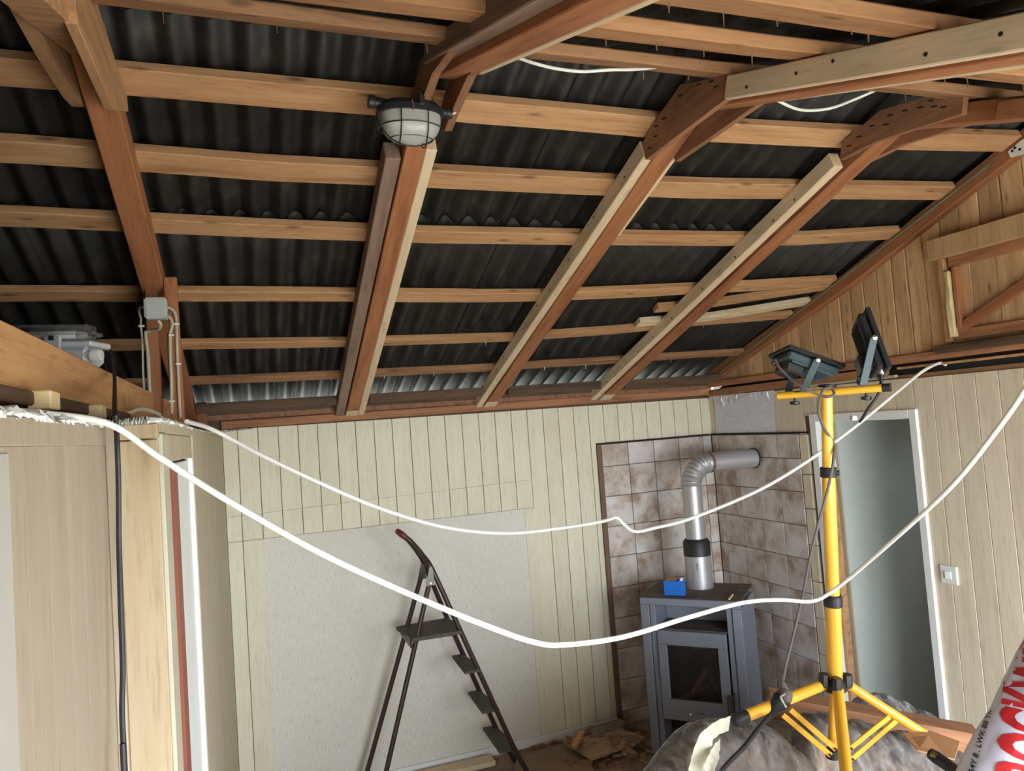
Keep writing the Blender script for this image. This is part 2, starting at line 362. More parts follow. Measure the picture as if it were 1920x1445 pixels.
# grey fleece patch and torn edge
bm = bmesh.new(); g = [onx(px, py, XR - .003) for px, py in ((1340, 744), (1450, 733), (1455, 811), (1343, 814))]
nx, nz = 16, 8; vs = [[None] * (nz + 1) for _ in range(nx + 1)]
for i in range(nx + 1):
    for j in range(nz + 1):
        u, v = i / nx, j / nz; p = g[0].lerp(g[1], u).lerp(g[3].lerp(g[2], u), v); p.x -= .004 * abs(noise.noise(p * 12)); vs[i][j] = bm.verts.new(p)
for i in range(nx):
    for j in range(nz): bm.faces.new((vs[i][j], vs[i + 1][j], vs[i + 1][j + 1], vs[i][j + 1]))
fp = finish('fleece_patch', bm, FABRIC, None, True)
tag(fp, 'grey fleece wallpaper patch glued above the tiles beside the doorway', 'wallpaper patch')
bm = bmesh.new(); prev = None; rnd = random.Random(3)
for i in range(41):
    u = i / 40; top = onx(1329 + 122 * u, 745 - 12 * u, XR - .008); dz = .012 + .018 * rnd.random() + (.03 if i in (9, 10, 14, 15, 16) else 0) + (.025 if i in (9, 15) else 0) + (.03 if u > .9 else 0)
    t = bm.verts.new(top + Vector((.002, 0, .006))); b_ = bm.verts.new(top + Vector((-.014 * rnd.random(), 0, -dz)))
    if prev: bm.faces.new((prev[0], t, b_, prev[1]))
    prev = (t, b_)
box_ = finish('torn_strip', bm, SHRED, fp)
# door frame and leaf
d1 = struct(thing('door_1', 'white door frame in the right wall with its leaf standing open', 'door', (XR, 3.0, 0))); del d1['category']
for nm, y0, y1, z0, z1 in (('casing', DY1 - .028, DY1 + .022, 0, DZ + .045), ('casing', DY0 - .012, DY0 + .030, 0, DZ + .045)):
    box(nm, XR - .016, XR + .012, y0, y1, z0, z1, WHITE, d1, .003)
box('casing', XR - .016, XR + .012, DY0 + .031, DY1 - .029, DZ, DZ + .044, WHITE, d1, .003)
box('jamb', XR + .012, XR + .10, DY0 - .01, DY0 + .012, 0, DZ, WHITE, d1, .002)
box('jamb', XR + .012, XR + .10, DY1 - .010, DY1 + .01, 0, DZ, WHITE, d1, .002)
box('jamb', XR + .012, XR + .10, DY0, DY1, DZ - .004, DZ + .012, WHITE, d1, .002)
box('raw_wood_strip', XR + .050, XR + .095, DY1 - .032, DY1 - .011, 0, 1.55, GUSL, d1, .002)
box('hinge', XR + .07, XR + .098, DY1 - .038, DY1 - .012, 1.58, 1.66, WHITE, d1, .002)
lf = prism('leaf', [(XR + .105, 3.300, .01), (XR + .125, 3.338, .01), (XR + .855, 3.285, .01), (XR + .85, 3.246, .01)], (0, 0, DZ - .015), LEAF, d1, .003)
box('leaf_edge', XR + .098, XR + .108, 3.296, 3.336, .01, DZ - .006, CREAMP, d1, .001)
st_ = box('strike_plate', XR + .02, XR + .06, DY0 + .012, DY0 + .016, 1.13, 1.30, BRASS, d1, .001)
box('latch', XR + .03, XR + .05, DY0 + .014, DY0 + .04, 1.215, 1.225, BRASS, d1, .001)
tube('lock_spring', [(XR + .03, DY0 + .02, 1.20), (XR + .03, DY0 + .026, 1.17), (XR + .03, DY0 + .018, 1.14)], .004, BLACKM, d1, 6)
# room beyond the doorway
bm = bmesh.new()
bbox(bm, XR + .10, 4.3, D - .1, D, 0, 2.06); bbox(bm, 4.2, 4.3, 1.38, D, 0, 2.06); bbox(bm, XR + .10, 4.3, 1.38, D, 2.06, 2.12)

for x0, x1, z0, z1 in ((XR + .1, 3.58, 0, 2.06), (3.82, 4.2, 0, 2.06), (3.58, 3.82, 0, 1.35), (3.58, 3.82, 1.65, 2.06)): bbox(bm, x0, x1, 1.38, 1.46, z0, z1)  # unseen end wall with a small opening added to light the leaf
struct(finish('wall_side_room', bm, plain('side_room_paint', srgb(150, 156, 140), .8)))
# ---- gable wall above the right wall
zg = lambda y: 2.205 + .342 * (4.258 - y) if y > 1.92 else 3.005 - .345 * (1.92 - y)
bm = bmesh.new(); pts = [(4.42, 2.06), (1.92, 3.16), (-.72, 2.25), (-.72, 2.06)]
lo = [bm.verts.new((XR + .02, a, b)) for a, b in pts]; hi = [bm.verts.new((XR + .08, a, b)) for a, b in pts]
bm.faces.new(lo); bm.faces.new(hi[::-1])
for i in range(4): bm.faces.new((lo[i], lo[(i + 1) % 4], hi[(i + 1) % 4], hi[i]))
wg = struct(finish('wall_gable', bm, DARK), 'brown planked gable wall under the roof slope')
gs = [4.30, 4.20, 4.10, 4.0, 3.892, 3.742, 3.623, 3.51, 3.401, 3.299, 3.172, 3.077, 3.001, 2.91, 2.82, 2.724, 2.637, 2.54, 2.44, 2.34, 2.24, 2.14, 2.04, 1.94, 1.84, 1.70, 1.5, 1.3, 1.1, .9, .7, .5, .3, .1, -.1, -.3, -.5, -.65]
rnd = random.Random(5)
for a, b in zip(gs, gs[1:]):
    pr = rnd.uniform(-.002, .003)
    if 1.3 < (a + b) / 2 < 2.44:      # behind the hatch only the part above it
        prism('plank', [(XR - pr, a - .002, 2.66), (XR - pr, b + .002, 2.66), (XR - pr, b + .002, zg(b) + .05), (XR - pr, a - .002, zg(a) + .05)], (.022, 0, 0), PLG, wg, .004)
    else:
        prism('plank', [(XR - pr, a - .002, 2.185), (XR - pr, b + .002, 2.185), (XR - pr, b + .002, zg(b) + .05), (XR - pr, a - .002, zg(a) + .05)], (.022, 0, 0), PLG, wg, .004)
# trim boards between panelling and gable
struct(board('trim_1', (XR - .012, 4.34, 2.172), (XR - .012, YF, 2.182), .03, .040, TRIM))
struct(board('trim_2', (XR - .008, 4.34, 2.112), (XR - .008, 2.80, 2.126), .03, .044, TRIM))
struct(board('trim_3', (XR - .004, 3.42, 2.092), (XR - .004, 2.75, 2.098), .022, .014, CREAMP))
struct(board('trim_4', (XR + .012, 2.75, 2.135), (XR + .012, YF, 2.135), .03, .012, GUSL))
# trim board over the back wall and rough eave beam
struct(board('trim_5', (XB, D - .018, 2.106), (XR, D - .018, 2.122), .05, .044, TRIM))
struct(board('trim_6', (-.40, 4.300, 2.188), (XR, 4.300, 2.194), .05, .052, ROUGH))
for i_, (xa_, xb_) in enumerate(((-.27, .452), (.636, 1.302), (1.466, 2.092), (2.266, 2.985))):
    struct(board('trim_%d' % (9 + i_), (xa_, 4.135, 2.200 - .004 * (i_ == 0)), (xb_, 4.135, 2.200 + .002 * i_), .035, .052, ROUGH))
struct(board('trim_7', (-.40, 4.322, 2.150), (XR, 4.322, 2.158), .05, .034, GUS))
struct(box('trim_8', -2.3, XR, 4.33, 4.40, 2.08, 2.19, ROUGH, None, 0))  # hidden backing box added to stop daylight leaking between the trims
# ---- left wall, nib wall with door
wl = struct(box('wall_left', XA - .09, XA - .012, YF, YN + .01, 0, 2.05, GROOVE, None, 0), 'left wall of pale grooved panelling near the camera')
ys = [YN]
for yy in (1.389, 1.205, 1.115, 1.02, .93, .865, .76, .65, .54, .43, .32, .21, .1, 0, -.15, -.3, -.45, YF): ys.append(yy)
for b, a in zip(ys, ys[1:]):
    box('plank', XA - .014, XA, a + .0009, b - .0009, 0, 2.0136, PLL, wl, 0)
box('top_rail', XA - .014, XA + .004, YF, YN - .004, 2.014, 2.046, PLL, wl, .002)
box('upright', XA - .01, XA + .010, .55, .842, 0, 2.008, plain('dull_white_paint', srgb(176, 172, 164), .5, var=.03), wl, .002)
wn = struct(box('wall_nib', XA - .09, XB - .012, YN + .012, YN + .10, 0, 2.05, GROOVE, None, 0), 'plywood faced nib wall and the panelled wall behind it')
box('plywood_panel', XA + .016, XB, YN - .002, YN + .014, 0, 2.018, PLY, wn, .002)
box('plywood_rail', XA + .012, XB + .002, YN - .006, YN + .014, 2.020, 2.046, PLY, wn, .002)
box('edge_batten', XA, XA + .016, YN - .012, YN + .012, 0, 2.046, PLL, wn, .002)
box('backing', XB - .10, XB - .014, 2.20, D, 0, 2.05, GROOVE, wn, 0)
for a, b in ((2.205, 2.75), (2.75, 3.3), (3.3, 3.85), (3.85, D)):
    box('plank', XB - .014, XB, a + .001, b - .001, 0, 2.05, PLBW, wn, .0012)
box('header_rail', XB - .09, XB + .002, YN + .016, 2.203, 2.030, 2.052, PLBW, wn, .002)
d2 = struct(thing('door_2', 'white door standing in the nib wall beside a red brown strip', 'door', (XB, 1.8, 0))); del d2['category']
box('casing', XB - .02, XB + .006, YN + .015, YN + .115, 0, 2.028, CREAMP, d2, .002)
box('header', XB - .03, XB - .004, YN + .116, 2.203, 1.972, 2.029, PLBW, d2, .002)
box('red_strip', XB - .03, XB + .008, 1.560, 1.650, 0, 1.968, REDP, d2, .004)
box('leaf', XB - .035, XB - .010, 1.645, 2.160, 0, 1.966, WHITE, d2, .002)
box('leaf_stop', XB - .02, XB, 2.162, 2.203, 0, 1.971, WHITE, d2, .002)
# crumbly plaster left on the wall tops
def crumbs(name, pts, wid, hgt, parent, seed, n=60):
    bm = bmesh.new(); rows = []; rnd = random.Random(seed); P = [Vector(p) for p in pts]
    for i in range(n + 1):
        t = i / n * (len(P) - 1); k = min(int(t), len(P) - 2); p = P[k].lerp(P[k + 1], t - k); d = (P[k + 1] - P[k]).normalized(); s = d.cross(Vector((0, 0, 1)))
        r = []
        for a, h in ((1, 0), (1, .5), (.6, 1), (-.6, 1), (-1, 0)):
            j = rnd.random(); r.append(bm.verts.new(p + s * (a * wid * (.75 + .5 * j)) + Vector((0, 0, h * hgt * (.55 + .8 * rnd.random())))))
        rows.append(r)
    for A, B in zip(rows, rows[1:]):
        for k in range(4): bm.faces.new((A[k], A[k + 1], B[k + 1], B[k]))
    return finish(name, bm, PLAST, parent)
crumbs('plaster_edge', [(XA - .02, .4, 2.042), (XA - .02, YN - .005, 2.042)], .022, .013, wl, 1, 150)
crumbs('plaster_edge', [(XA, YN + .02, 2.044), (XB - .01, YN + .02, 2.046), (XB - .02, 2.2, 2.046)], .022, .011, wn, 2, 130)
crumbs('plaster_edge', [(XB - .02, 2.2, 2.048), (XB - .01, 3.4, 2.05), (.0, D, 2.075)], .014, .008, wn, 4, 90)
# ---- front wall behind the camera with the big window, left end gable
bm = bmesh.new(); WX0, WX1, WZ0, WZ1 = .15, 2.95, .25, 2.0
for x0, x1, z0, z1 in ((-2.35, WX0, 0, 2.25), (WX1, XR + .1, 0, 2.25), (WX0, WX1, 0, WZ0), (WX0, WX1, WZ1, 2.25)): bbox(bm, x0, x1, YF - .1, YF, z0, z1)
struct(finish('wall_front', bm, plain('front_wall_panel', srgb(200, 186, 156), .7)))
bm = bmesh.new()
for x in (WX0 + .03, 1.25, 2.1, WX1 - .03): bbox(bm, x - .03, x + .03, YF - .08, YF - .03, WZ0, WZ1)
for z in (WZ0 + .03, WZ1 - .03): bbox(bm, WX0, WX1, YF - .08, YF - .03, z - .03, z + .03)
struct(finish('window_1', bm, WHITE))
struct(prism('wall_far_left', [(-2.35, 4.42, 0), (-2.35, 4.42, 2.2), (-2.35, 1.92, 3.16), (-2.35, -.72, 2.25), (-2.35, -.72, 0)], (.06, 0, 0), DARK, None, 0))  # unseen end wall, coloured near-black for the dark of the loft
# ---- roof: corrugated sheets
ceil = struct(thing('ceiling', 'dark corrugated roof sheets on battens', 'roof')); del ceil['category']
def corr(x0, x1, ya, yb, lift, z_of, rnd):
    bm = bmesh.new(); pitch, amp = .095, .021; n = int(round((x1 - x0) / pitch * 12)); rows = []; steps = 4
    for j in range(steps + 1):
        y = ya + (yb - ya) * j / steps; r = []
        for i in range(n + 1):
            x = x0 + (x1 - x0) * i / n
            r.append((x, y, z_of(y) + .044 + amp + lift + amp * math.cos(2 * math.pi * x / pitch)))
        rows.append(r)
    lo = [[bm.verts.new(p) for p in r] for r in rows]; hi = [[bm.verts.new((p[0], p[1], p[2] + .004)) for p in r] for r in rows]
    for j in range(steps):
        for i in range(n):
            bm.faces.new((lo[j][i], lo[j][i + 1], lo[j + 1][i + 1], lo[j + 1][i])); bm.faces.new((hi[j][i], hi[j + 1][i], hi[j + 1][i + 1], hi[j][i + 1]))
    for i in range(n):
        for j in (0, steps): bm.faces.new((lo[j][i], hi[j][i], hi[j][i + 1], lo[j][i + 1]))
    o = finish('corrugated_sheet', bm, SHEET, ceil); o.data.shade_smooth()
rnd = random.Random(9); xe = [-2.40 + .855 * i for i in range(8)]
for i, (a, b) in enumerate(zip(xe, xe[1:])):
    up = .005 * (i % 2)
    zf = lambda y: 2.205 + .355 * (4.25 - y); zn = lambda y: 2.948 + .345 * (y - 1.677)
    corr(a, b + .05, 4.58, 2.728, up, zf, rnd); corr(a, b + .05, 2.86, 1.93, up + .010, zf, rnd)
    corr(a, b + .05, -.95, 1.20, up, zn, rnd); corr(a, b + .05, 1.06, 1.91, up + .010, zn, rnd)
prism('ridge_cap', [(-2.4, 1.72, 3.055), (-2.4, 1.92, 3.135), (-2.4, 2.12, 3.062), (-2.4, 2.12, 3.10), (-2.4, 1.92, 3.165), (-2.4, 1.72, 3.09)], (5.7, 0, 0), SHEET, ceil, 0)

# ================================================================== ROOF TIMBER
def purlin(name, knots_xy, width, thick, mat, label, near=False, group=None, nails=(), dz=0):
    # knots: (x, y of the lower visible edge of the underside)
    bm = bmesh.new(); sl = -.355 if not near else .345; rows = []; L = math.hypot(1, sl)
    d = Vector((0, 1, sl)) / L * (-1)            # towards the camera along the slope
    n = Vector((0, -sl, 1)) / L
    zf = (lambda y: 2.205 + .355 * (4.25 - y)) if not near else (lambda y: 2.948 + .345 * (y - 1.677))
    K = []
    for (xa, ya), (xb, yb) in zip(knots_xy, knots_xy[1:]):
        m = max(1, int((xb - xa) / .25)); K += [(xa + (xb - xa) * t / m, ya + (yb - ya) * t / m) for t in range(m)]
    K.append(knots_xy[-1]); rr = random.Random(sum(map(ord, label)) % 999)
    for x, y in K:
        p = Vector((x, y, zf(y) + dz)); j = rr.uniform(-.002, .002)
        c = [p + n * j, p + d * width + n * j, p + d * width + n * thick, p + n * thick]; rows.append([bm.verts.new(q) for q in c])
    for A, B in zip(rows, rows[1:]):
        for k in range(4): bm.faces.new((A[k], A[(k + 1) % 4], B[(k + 1) % 4], B[k]))
    bm.faces.new(rows[0][::-1]); bm.faces.new(rows[-1])
    bmesh.ops.recalc_face_normals(bm, faces=bm.faces[:])
    es = [e for e in bm.edges if len(e.link_faces) == 2 and e.calc_face_angle() > .8]
    bmesh.ops.bevel(bm, geom=es, offset=.003, segments=1, affect='EDGES')
    o = finish(name, bm, mat); tag(o, label, 'purlin', group)
    for x in nails:
        y = K[0][1]
        for (xa, ya), (xb, yb) in zip(K, K[1:]):
            if xa <= x <= xb: y = ya + (yb - ya) * (x - xa) / (xb - xa)
        q = Vector((x, y, zf(y) + dz)) + d * rr.uniform(.006, .03)
        tube('nail', [q + Vector((0, 0, .01)), q + Vector((rr.uniform(-.004, .004), 0, -rr.uniform(.012, .03)))], .0016, CHROME, o, 5)
    return o
rn = random.Random(21)
nl = lambda a, b, st: [a + i * st + rn.uniform(-.05, .05) for i in range(int((b - a) / st))]
G1 = 'purlins of the far roof slope'; G2 = 'purlins of the near roof slope'
purlin('purlin', [(-2.3, 3.93), (-.17, 3.965), (.7, 3.964), (1.247, 3.959), (1.9, 3.938), (2.27, 3.919), (2.988, 3.893)], .060, .026, PURD, 'lowest roof purlin, first one up from the eave beam', False, G1, nl(-.2, 2.9, .3))
purlin('purlin', [(-2.3, 3.55), (-.474, 3.576), (.435, 3.608), (1.3, 3.607), (1.9, 3.559), (2.384, 3.493), (2.988, 3.431)], .065, .027, PUR, 'second roof purlin up from the eave beam, under the short battens', False, G1, nl(-.6, 2.9, .3))
purlin('purlin', [(-2.3, 3.15), (-.686, 3.168), (.088, 3.18), (1.035, 3.208), (1.3, 3.209), (1.87, 3.176), (2.485, 3.134), (2.988, 3.088)], .078, .030, PUR, 'third roof purlin up from the eave beam, level with the junction box', False, G1, nl(-.6, 2.9, .5))
purlin('purlin', [(-2.3, 2.69), (-.655, 2.715), (.088, 2.746), (.687, 2.762), (1.64, 2.755), (2.056, 2.749), (2.495, 2.729), (2.988, 2.67)], .080, .031, PUR, 'fourth roof purlin up from the eave beam', False, G1)
purlin('purlin', [(-2.3, 2.40), (-.564, 2.42), (.088, 2.445), (1.29, 2.446), (1.717, 2.44), (2.098, 2.422), (2.509, 2.403), (2.988, 2.38)], .095, .034, PUR, 'fifth roof purlin up from the eave beam, just below the caged lamp', False, G1)
purlin('purlin', [(-2.3, 2.13), (-.19, 2.135), (.731, 2.138), (1.6, 2.144), (2.342, 2.116), (2.988, 2.075)], .095, .034, PUR, 'broad topmost roof purlin of the far slope, passing behind the caged lamp', False, G1)
purlin('purlin', [(-2.3, 1.66), (-.141, 1.68), (.457, 1.716), (.768, 1.75), (1.284, 1.741), (1.933, 1.66), (2.988, 1.62)], .095, .03, PURD, 'dark streaked purlin of the near slope, closest to the ridge', True, G2, nl(-.1, 2.4, .17))
purlin('purlin', [(-2.3, 1.45), (.173, 1.446), (.711, 1.433), (1.186, 1.424), (1.776, 1.378), (2.988, 1.31)], .105, .03, PURN, 'wide purlin of the near slope, second from the ridge', True, G2, nl(.62, 2.4, .14))
purlin('purlin', [(-2.3, 1.12), (.7, 1.121), (1.246, 1.12), (2.988, 1.08)], .105, .03, PURN, 'purlin of the near slope, third from the ridge', True, G2, nl(.65, 1.6, .12))
purlin('purlin', [(-2.3, .78), (2.988, .76)], .12, .03, PUR, 'purlin of the near slope, fourth from the ridge above the camera', True, G2)
purlin('batten', [(2.03, 3.325), (2.336, 3.36 - .07), (2.986, 3.120)], .06, .03, PUR, 'upper of two short battens between the last truss and the gable', False, 'short doubling battens', (), -.004)
purlin('batten', [(2.0, 3.47), (2.437, 3.425), (2.986, 3.275)], .06, .03, NEW, 'lower of two short battens between the last truss and the gable', False, 'short doubling battens', (), -.006)

tags = 'roof truss'
def screws(board_obj, pts):
    for p, nrm in pts:
        lathe('screw', [(.0045, 0), (.0045, .0015), (.002, .0022)], p, nrm, BLACKM, board_obj, 8)
# ---- truss 1 (left, over the nib wall)
t1 = thing('roof_truss', 'left roof truss with twin gusset plates, above the junction box', 'truss', (-.33, 4.25, 2.2), 'roof trusses')
rafter('rafter', -.350, -.272, (4.30, zraf(4.30)), (1.90, zraf(1.925)), .08, RAF, t1, -.012)
rafter('rafter', -.362, -.284, (1.94, zraf(1.915)), (-.55, 2.105), .08, GUSL, t1)
prism('gusset_plate', [onx(px, py, -.27) for px, py in ((138, -40), (145, 45), (214, 206), (241, 209), (238, 178), (188, 25), (170, -40))], (-.022, 0, 0), GUSL, t1)
prism('gusset_plate', [onx(px, py, -.368) for px, py in ((15, -40), (52, 12), (100, 105), (148, 186), (162, 202), (176, 190), (180, 120), (150, -40))], (-.034, 0, 0), GUSL, t1)
# ---- truss 2
t2 = thing('roof_truss', 'roof truss carrying the caged lamp, with a grey sister board', 'truss', (.55, 4.25, 2.13), 'roof trusses')
rafter('rafter', .522, .588, (4.31, zraf(4.31)), (2.02, zraf(2.02)), .07, RAF, t2, -.030)
rafter('sister_board', .462, .512, (4.31, zraf(4.31) + .002), (2.22, zraf(2.22) + .002), .068, GREY, t2, -.024)
sb = rafter('sister_board', .590, .627, (4.31, zraf(4.31)), (2.17, zraf(2.17)), .07, NEW, t2, -.032); sb['label'] = 'pale new pine sister board'
rafter('foot_block', .520, .588, (4.335, zraf(4.335) - .003), (4.24, zraf(4.24) - .003), .05, NEW, t2)
rafter('rafter', .535, .612, (1.93, 2.986), (-.55, 2.118), .06, RAF, t2)
rafter('sister_board', .487, .534, (1.857, 2.985), (.2, 2.392), .055, GREY, t2)
sb = rafter('sister_board', .613, .634, (1.80, 2.941), (.2, 2.381), .05, NEW, t2); sb['label'] = 'pale new pine sister board'
for x0 in (.494, .590):
    prism('gusset_plate', [(x0, 2.06, 2.890), (x0, 1.98, 2.910), (x0, 1.80, 2.935), (x0, 1.62, 2.905), (x0, 1.60, 2.945), (x0, 1.92, 3.030), (x0, 2.08, 2.970)], (.024, 0, 0), GUS, t2)
# ---- truss 3
t3 = thing('roof_truss', 'roof truss between the lamp and the last truss, with pale new sister boards', 'truss', (1.38, 4.25, 2.13), 'roof trusses')
sl3 = ((4.33, zraf(4.33)), (2.135, zraf(2.135)))
s3 = rafter('sister_board', 1.311, 1.352, *sl3, .066, NEW, t3, .008); s3['label'] = 'pale new pine sister board'
rafter('rafter', 1.366, 1.442, (4.30, zraf(4.30)), (1.90, zraf(1.925)), .07, RAF, t3, -.012)
s3r = rafter('sister_board', 1.440, 1.462, (2.60, 2.735), (2.14, 2.895), .05, NEW, t3); s3r['label'] = 'pale new pine sister board'
rafter('foot_block', 1.366, 1.44, (4.335, zraf(4.335) - .003), (4.23, zraf(4.23) - .003), .05, NEW, t3)
rafter('rafter', 1.362, 1.435, (1.94, zraf(1.915)), (-.55, 2.112), .065, RAF, t3)
s3n = rafter('sister_board', 1.311, 1.334, (1.677, 2.876), (.0, 2.297), .064, NEW, t3); s3n['label'] = 'long pale new pine board on the near slope'
s3m = rafter('sister_board', 1.437, 1.46, (1.62, 2.855), (.0, 2.29), .05, NEW, t3); s3m['label'] = 'pale new pine sister board'
for x0, m in ((1.322, GUS), (1.44, GUS)):
    gp = prism('gusset_plate', [(x0, 2.135, 2.872), (x0, 1.676, 2.880), (x0, 1.673, 2.945), (x0, 1.895, 3.025), (x0, 2.048, 2.978), (x0, 2.152, 2.936)], (.022, 0, 0), m, t3)
    if x0 < 1.4:
        for yy, zz in ((2.10, 2.90), (2.06, 2.925), (2.05, 2.955), (2.0, 2.96), (1.80, 2.98), (1.74, 2.96), (1.72, 2.935), (1.90, 2.99)):
            prism('nail_slot', [(x0 - .001, yy - .014, zz - .006), (x0 - .001, yy + .008, zz - .001), (x0 - .001, yy + .014, zz + .006), (x0 - .001, yy - .008, zz + .001)], (.002, 0, 0), DARK, gp, 0)
def side_screws(par, x, a, b, ts, h=.03):
    A, B = Vector((x, a[0], a[1])), Vector((x, b[0], b[1]))
    screws(par, [(A.lerp(B, t) + Vector((0, 0, h + .012 * ((i * 7) % 3 - 1))), (-1, 0, 0)) for i, t in enumerate(ts)])
side_screws(s3, 1.311, *sl3, [.03, .06, .1, .16, .22, .28, .34, .43, .52, .6, .7, .82, .94])
side_screws(s3n, 1.311, (1.677, 2.876), (.0, 2.297), [.06, .17, .24, .38, .47], .035)
# ---- truss 4
t4 = thing('roof_truss', 'last roof truss before the gable, with a long gusset plate', 'truss', (2.18, 4.25, 2.13), 'roof trusses')
sl4 = ((4.33, zraf(4.33)), (2.125, zraf(2.125)))
s4 = rafter('sister_board', 2.100, 2.146, *sl4, .066, NEW, t4, .042); s4['label'] = 'pale new pine sister board'
rafter('rafter', 2.170, 2.250, (4.30, zraf(4.30)), (1.90, zraf(1.925)), .07, RAF, t4, .036)
rafter('foot_block', 2.17, 2.248, (4.335, zraf(4.335) - .003), (4.23, zraf(4.23) - .003), .05, NEW, t4)
rafter('rafter', 2.20, 2.28, (1.94, zraf(1.915)), (-.55, 2.108), .065, RAF, t4)
rafter('sister_board', 2.14, 2.18, (1.50, 2.80), (.0, 2.285), .06, RAF, t4)
rafter('splice_board', 2.280, 2.296, (2.62, zraf(2.62)), (2.25, zraf(2.25)), .03, GREY, t4)
for x0 in (2.145, 2.282):
    gp = prism('gusset_plate', [(x0, 2.10, 2.905), (x0, 1.93, 2.910), (x0, 1.60, 2.866), (x0, 1.585, 2.925), (x0, 1.72, 2.975), (x0, 1.90, 3.01), (x0, 2.085, 2.965)], (.022, 0, 0), GUS, t4)
    if x0 < 2.25:
        for yy, zz in ((2.05, 2.94), (2.0, 2.955), (1.94, 2.97), (1.86, 2.975), (1.80, 2.965), (1.74, 2.95), (1.69, 2.93), (1.66, 2.915), (1.88, 2.95), (1.70, 2.955)):
            prism('nail_slot', [(x0 - .001, yy - .014, zz - .006), (x0 - .001, yy + .008, zz - .001), (x0 - .001, yy + .014, zz + .006), (x0 - .001, yy - .008, zz + .001)], (.002, 0, 0), DARK, gp, 0)
side_screws_skew = lambda ts: [side_screws(s4, 2.100 + .042 * t, (sl4[0][0] + (sl4[1][0] - sl4[0][0]) * t, sl4[0][1] + (sl4[1][1] - sl4[0][1]) * t), (sl4[0][0] + (sl4[1][0] - sl4[0][0]) * t, sl4[0][1] + (sl4[1][1] - sl4[0][1]) * t), [0]) for t in ts]
side_screws_skew([.02, .035, .05, .08, .12, .17, .24, .3, .38, .47, .6, .72, .84, .9])
# ---- gable rafter
tg = thing('gable_rafter', 'brown gable rafter running up the edge of the planked gable', 'rafter', (3.0, 4.25, 2.2))
rafter('beam', XR - .052, XR - .002, (4.33, 2.155), (2.97, 2.588), .075, RAF, tg)
rafter('beam', XR - .052, XR - .002, (2.975, 2.585), (1.90, 2.99), .075, RAF, tg)
rafter('beam', XR - .052, XR - .002, (1.94, 2.98), (-.6, 2.12), .075, RAF, tg)
pl = prism('ridge_plate', [onx(px, py, XR - .06) for px, py in ((1889, 284), (1893, 295), (1915, 290), (1990, 255), (1990, 225), (1915, 262))], (.01, 0, 0), WHITE, tg); pl['label'] = 'white perforated ridge plate'
for px, py in ((1898, 283), (1903, 277), (1912, 280)): lathe('screw_hole', [(.006, 0), (.006, .001)], onx(px, py, XR - .0605), (-1, 0, 0), DARK, pl, 8)
gstr = tube('green_string', [Vector((XR - .07, 2.12, zpb(2.12) - .02)), Vector((XR - .07, 3.2, zpb(3.2) - .02)), Vector((XR - .07, 4.1, zpb(4.1) - .02))], .003, GREEN, None, 5)
tag(gstr, 'thin green string stretched along the gable rafter', 'string')
# ---- hatch in the gable
h = thing('gable_hatch', 'wooden loft hatch with diagonal brace, set in the planked gable', 'hatch', (3.0, 2.0, 2.2))
q = lambda x, L: [onx(px, py, x) for px, py in L]
board('lintel', (2.995, 2.456, 2.655), (2.995, 1.25, 2.655), .045, .095, PLG, h)
board('jamb', (3.005, 2.412, 2.225), (3.005, 2.412, 2.608), .03, .026, GUSL, h, (1, 0, 0))
rr = random.Random(8)
for i, yy in enumerate([2.42, 2.30, 2.18, 2.06, 1.94, 1.82, 1.70, 1.58, 1.46]):
    box('leaf_plank', 3.030 + rr.uniform(0, .004), 3.045, yy - .118, yy, 2.215, 2.612, PLG, h, .002)
board('top_rail', (3.018, 2.385, 2.585), (3.018, 1.3, 2.583), .024, .046, TRIM, h)
board('bottom_rail', (3.018, 2.385, 2.255), (3.018, 1.3, 2.250), .024, .046, TRIM, h)
board('stile', (3.022, 2.355, 2.28), (3.022, 2.355, 2.56), .02, .05, RAF, h, (1, 0, 0))
board('brace', (3.014, 2.37, 2.275), (3.014, 1.75, 2.66 - .10), .02, .046, RAF, h, (0, .3, 1))
o = box('foam_bead', 2.985, 3.02, 2.372, 2.400, 2.245, 2.545, FOAM, h, .004)
bm = bmesh.new(); bm.from_mesh(o.data); bmesh.ops.subdivide_edges(bm, edges=bm.edges[:], cuts=5, use_grid_fill=True)
for v in bm.verts: v.co += Vector((noise.noise(v.co * 40), noise.noise(v.co * 40 + Vector((5, 0, 0))), 0)) * .007
bm.to_mesh(o.data); bm.free()
sill = board('weathered_sill', (2.99, 2.468, 2.195), (2.99, 1.25, 2.195), .05, .036, ROUGH, h)
# ---- tie beam, posts, spacers over the left wall
tie = board('tie_beam', (-.36, .3, 2.150), (-.36, 4.33, 2.158), .055, .105, TIE); tag(tie, 'thick orange brown tie beam resting above the left wall', 'beam')
box('splice_mark', -.3328, -.331, 2.34, 2.348, 2.11, 2.20, GUSL, tie, 0)
lg = board('rough_log', (-.335, .3, 2.088), (-.335, 2.2, 2.092), .06, .022, ROUGH); tag(lg, 'rough bark edged slab wedged under the tie beam', 'timber')
for i, (px, py, s, lb) in enumerate(((102, 750, .019, 'larger pale wooden spacer block under the tie beam'), (193, 772, .019, 'smaller pale wooden spacer block under the tie beam'))):
    c = onx(px, py, -.285); o = box('spacer_block', c.x - .03, c.x + .002, c.y - s * 1.5, c.y + s * 1.5, c.z - s * .75, c.z + s * .75, BLOCK, None, .002); tag(o, lb, 'block', 'spacer blocks')
ps = thing('post', 'short stud beside the junction box carrying two cables', 'post', (-.25, 2.92, 2.1))
board('stud', (-.250, 2.93, 2.06), (-.255, 2.93, 2.632), .045, .034, RAF, ps, (0, 1, 0))
ps2 = thing('post', 'short darker stud behind the junction box carrying one cable', 'post', (-.325, 2.95, 2.1))
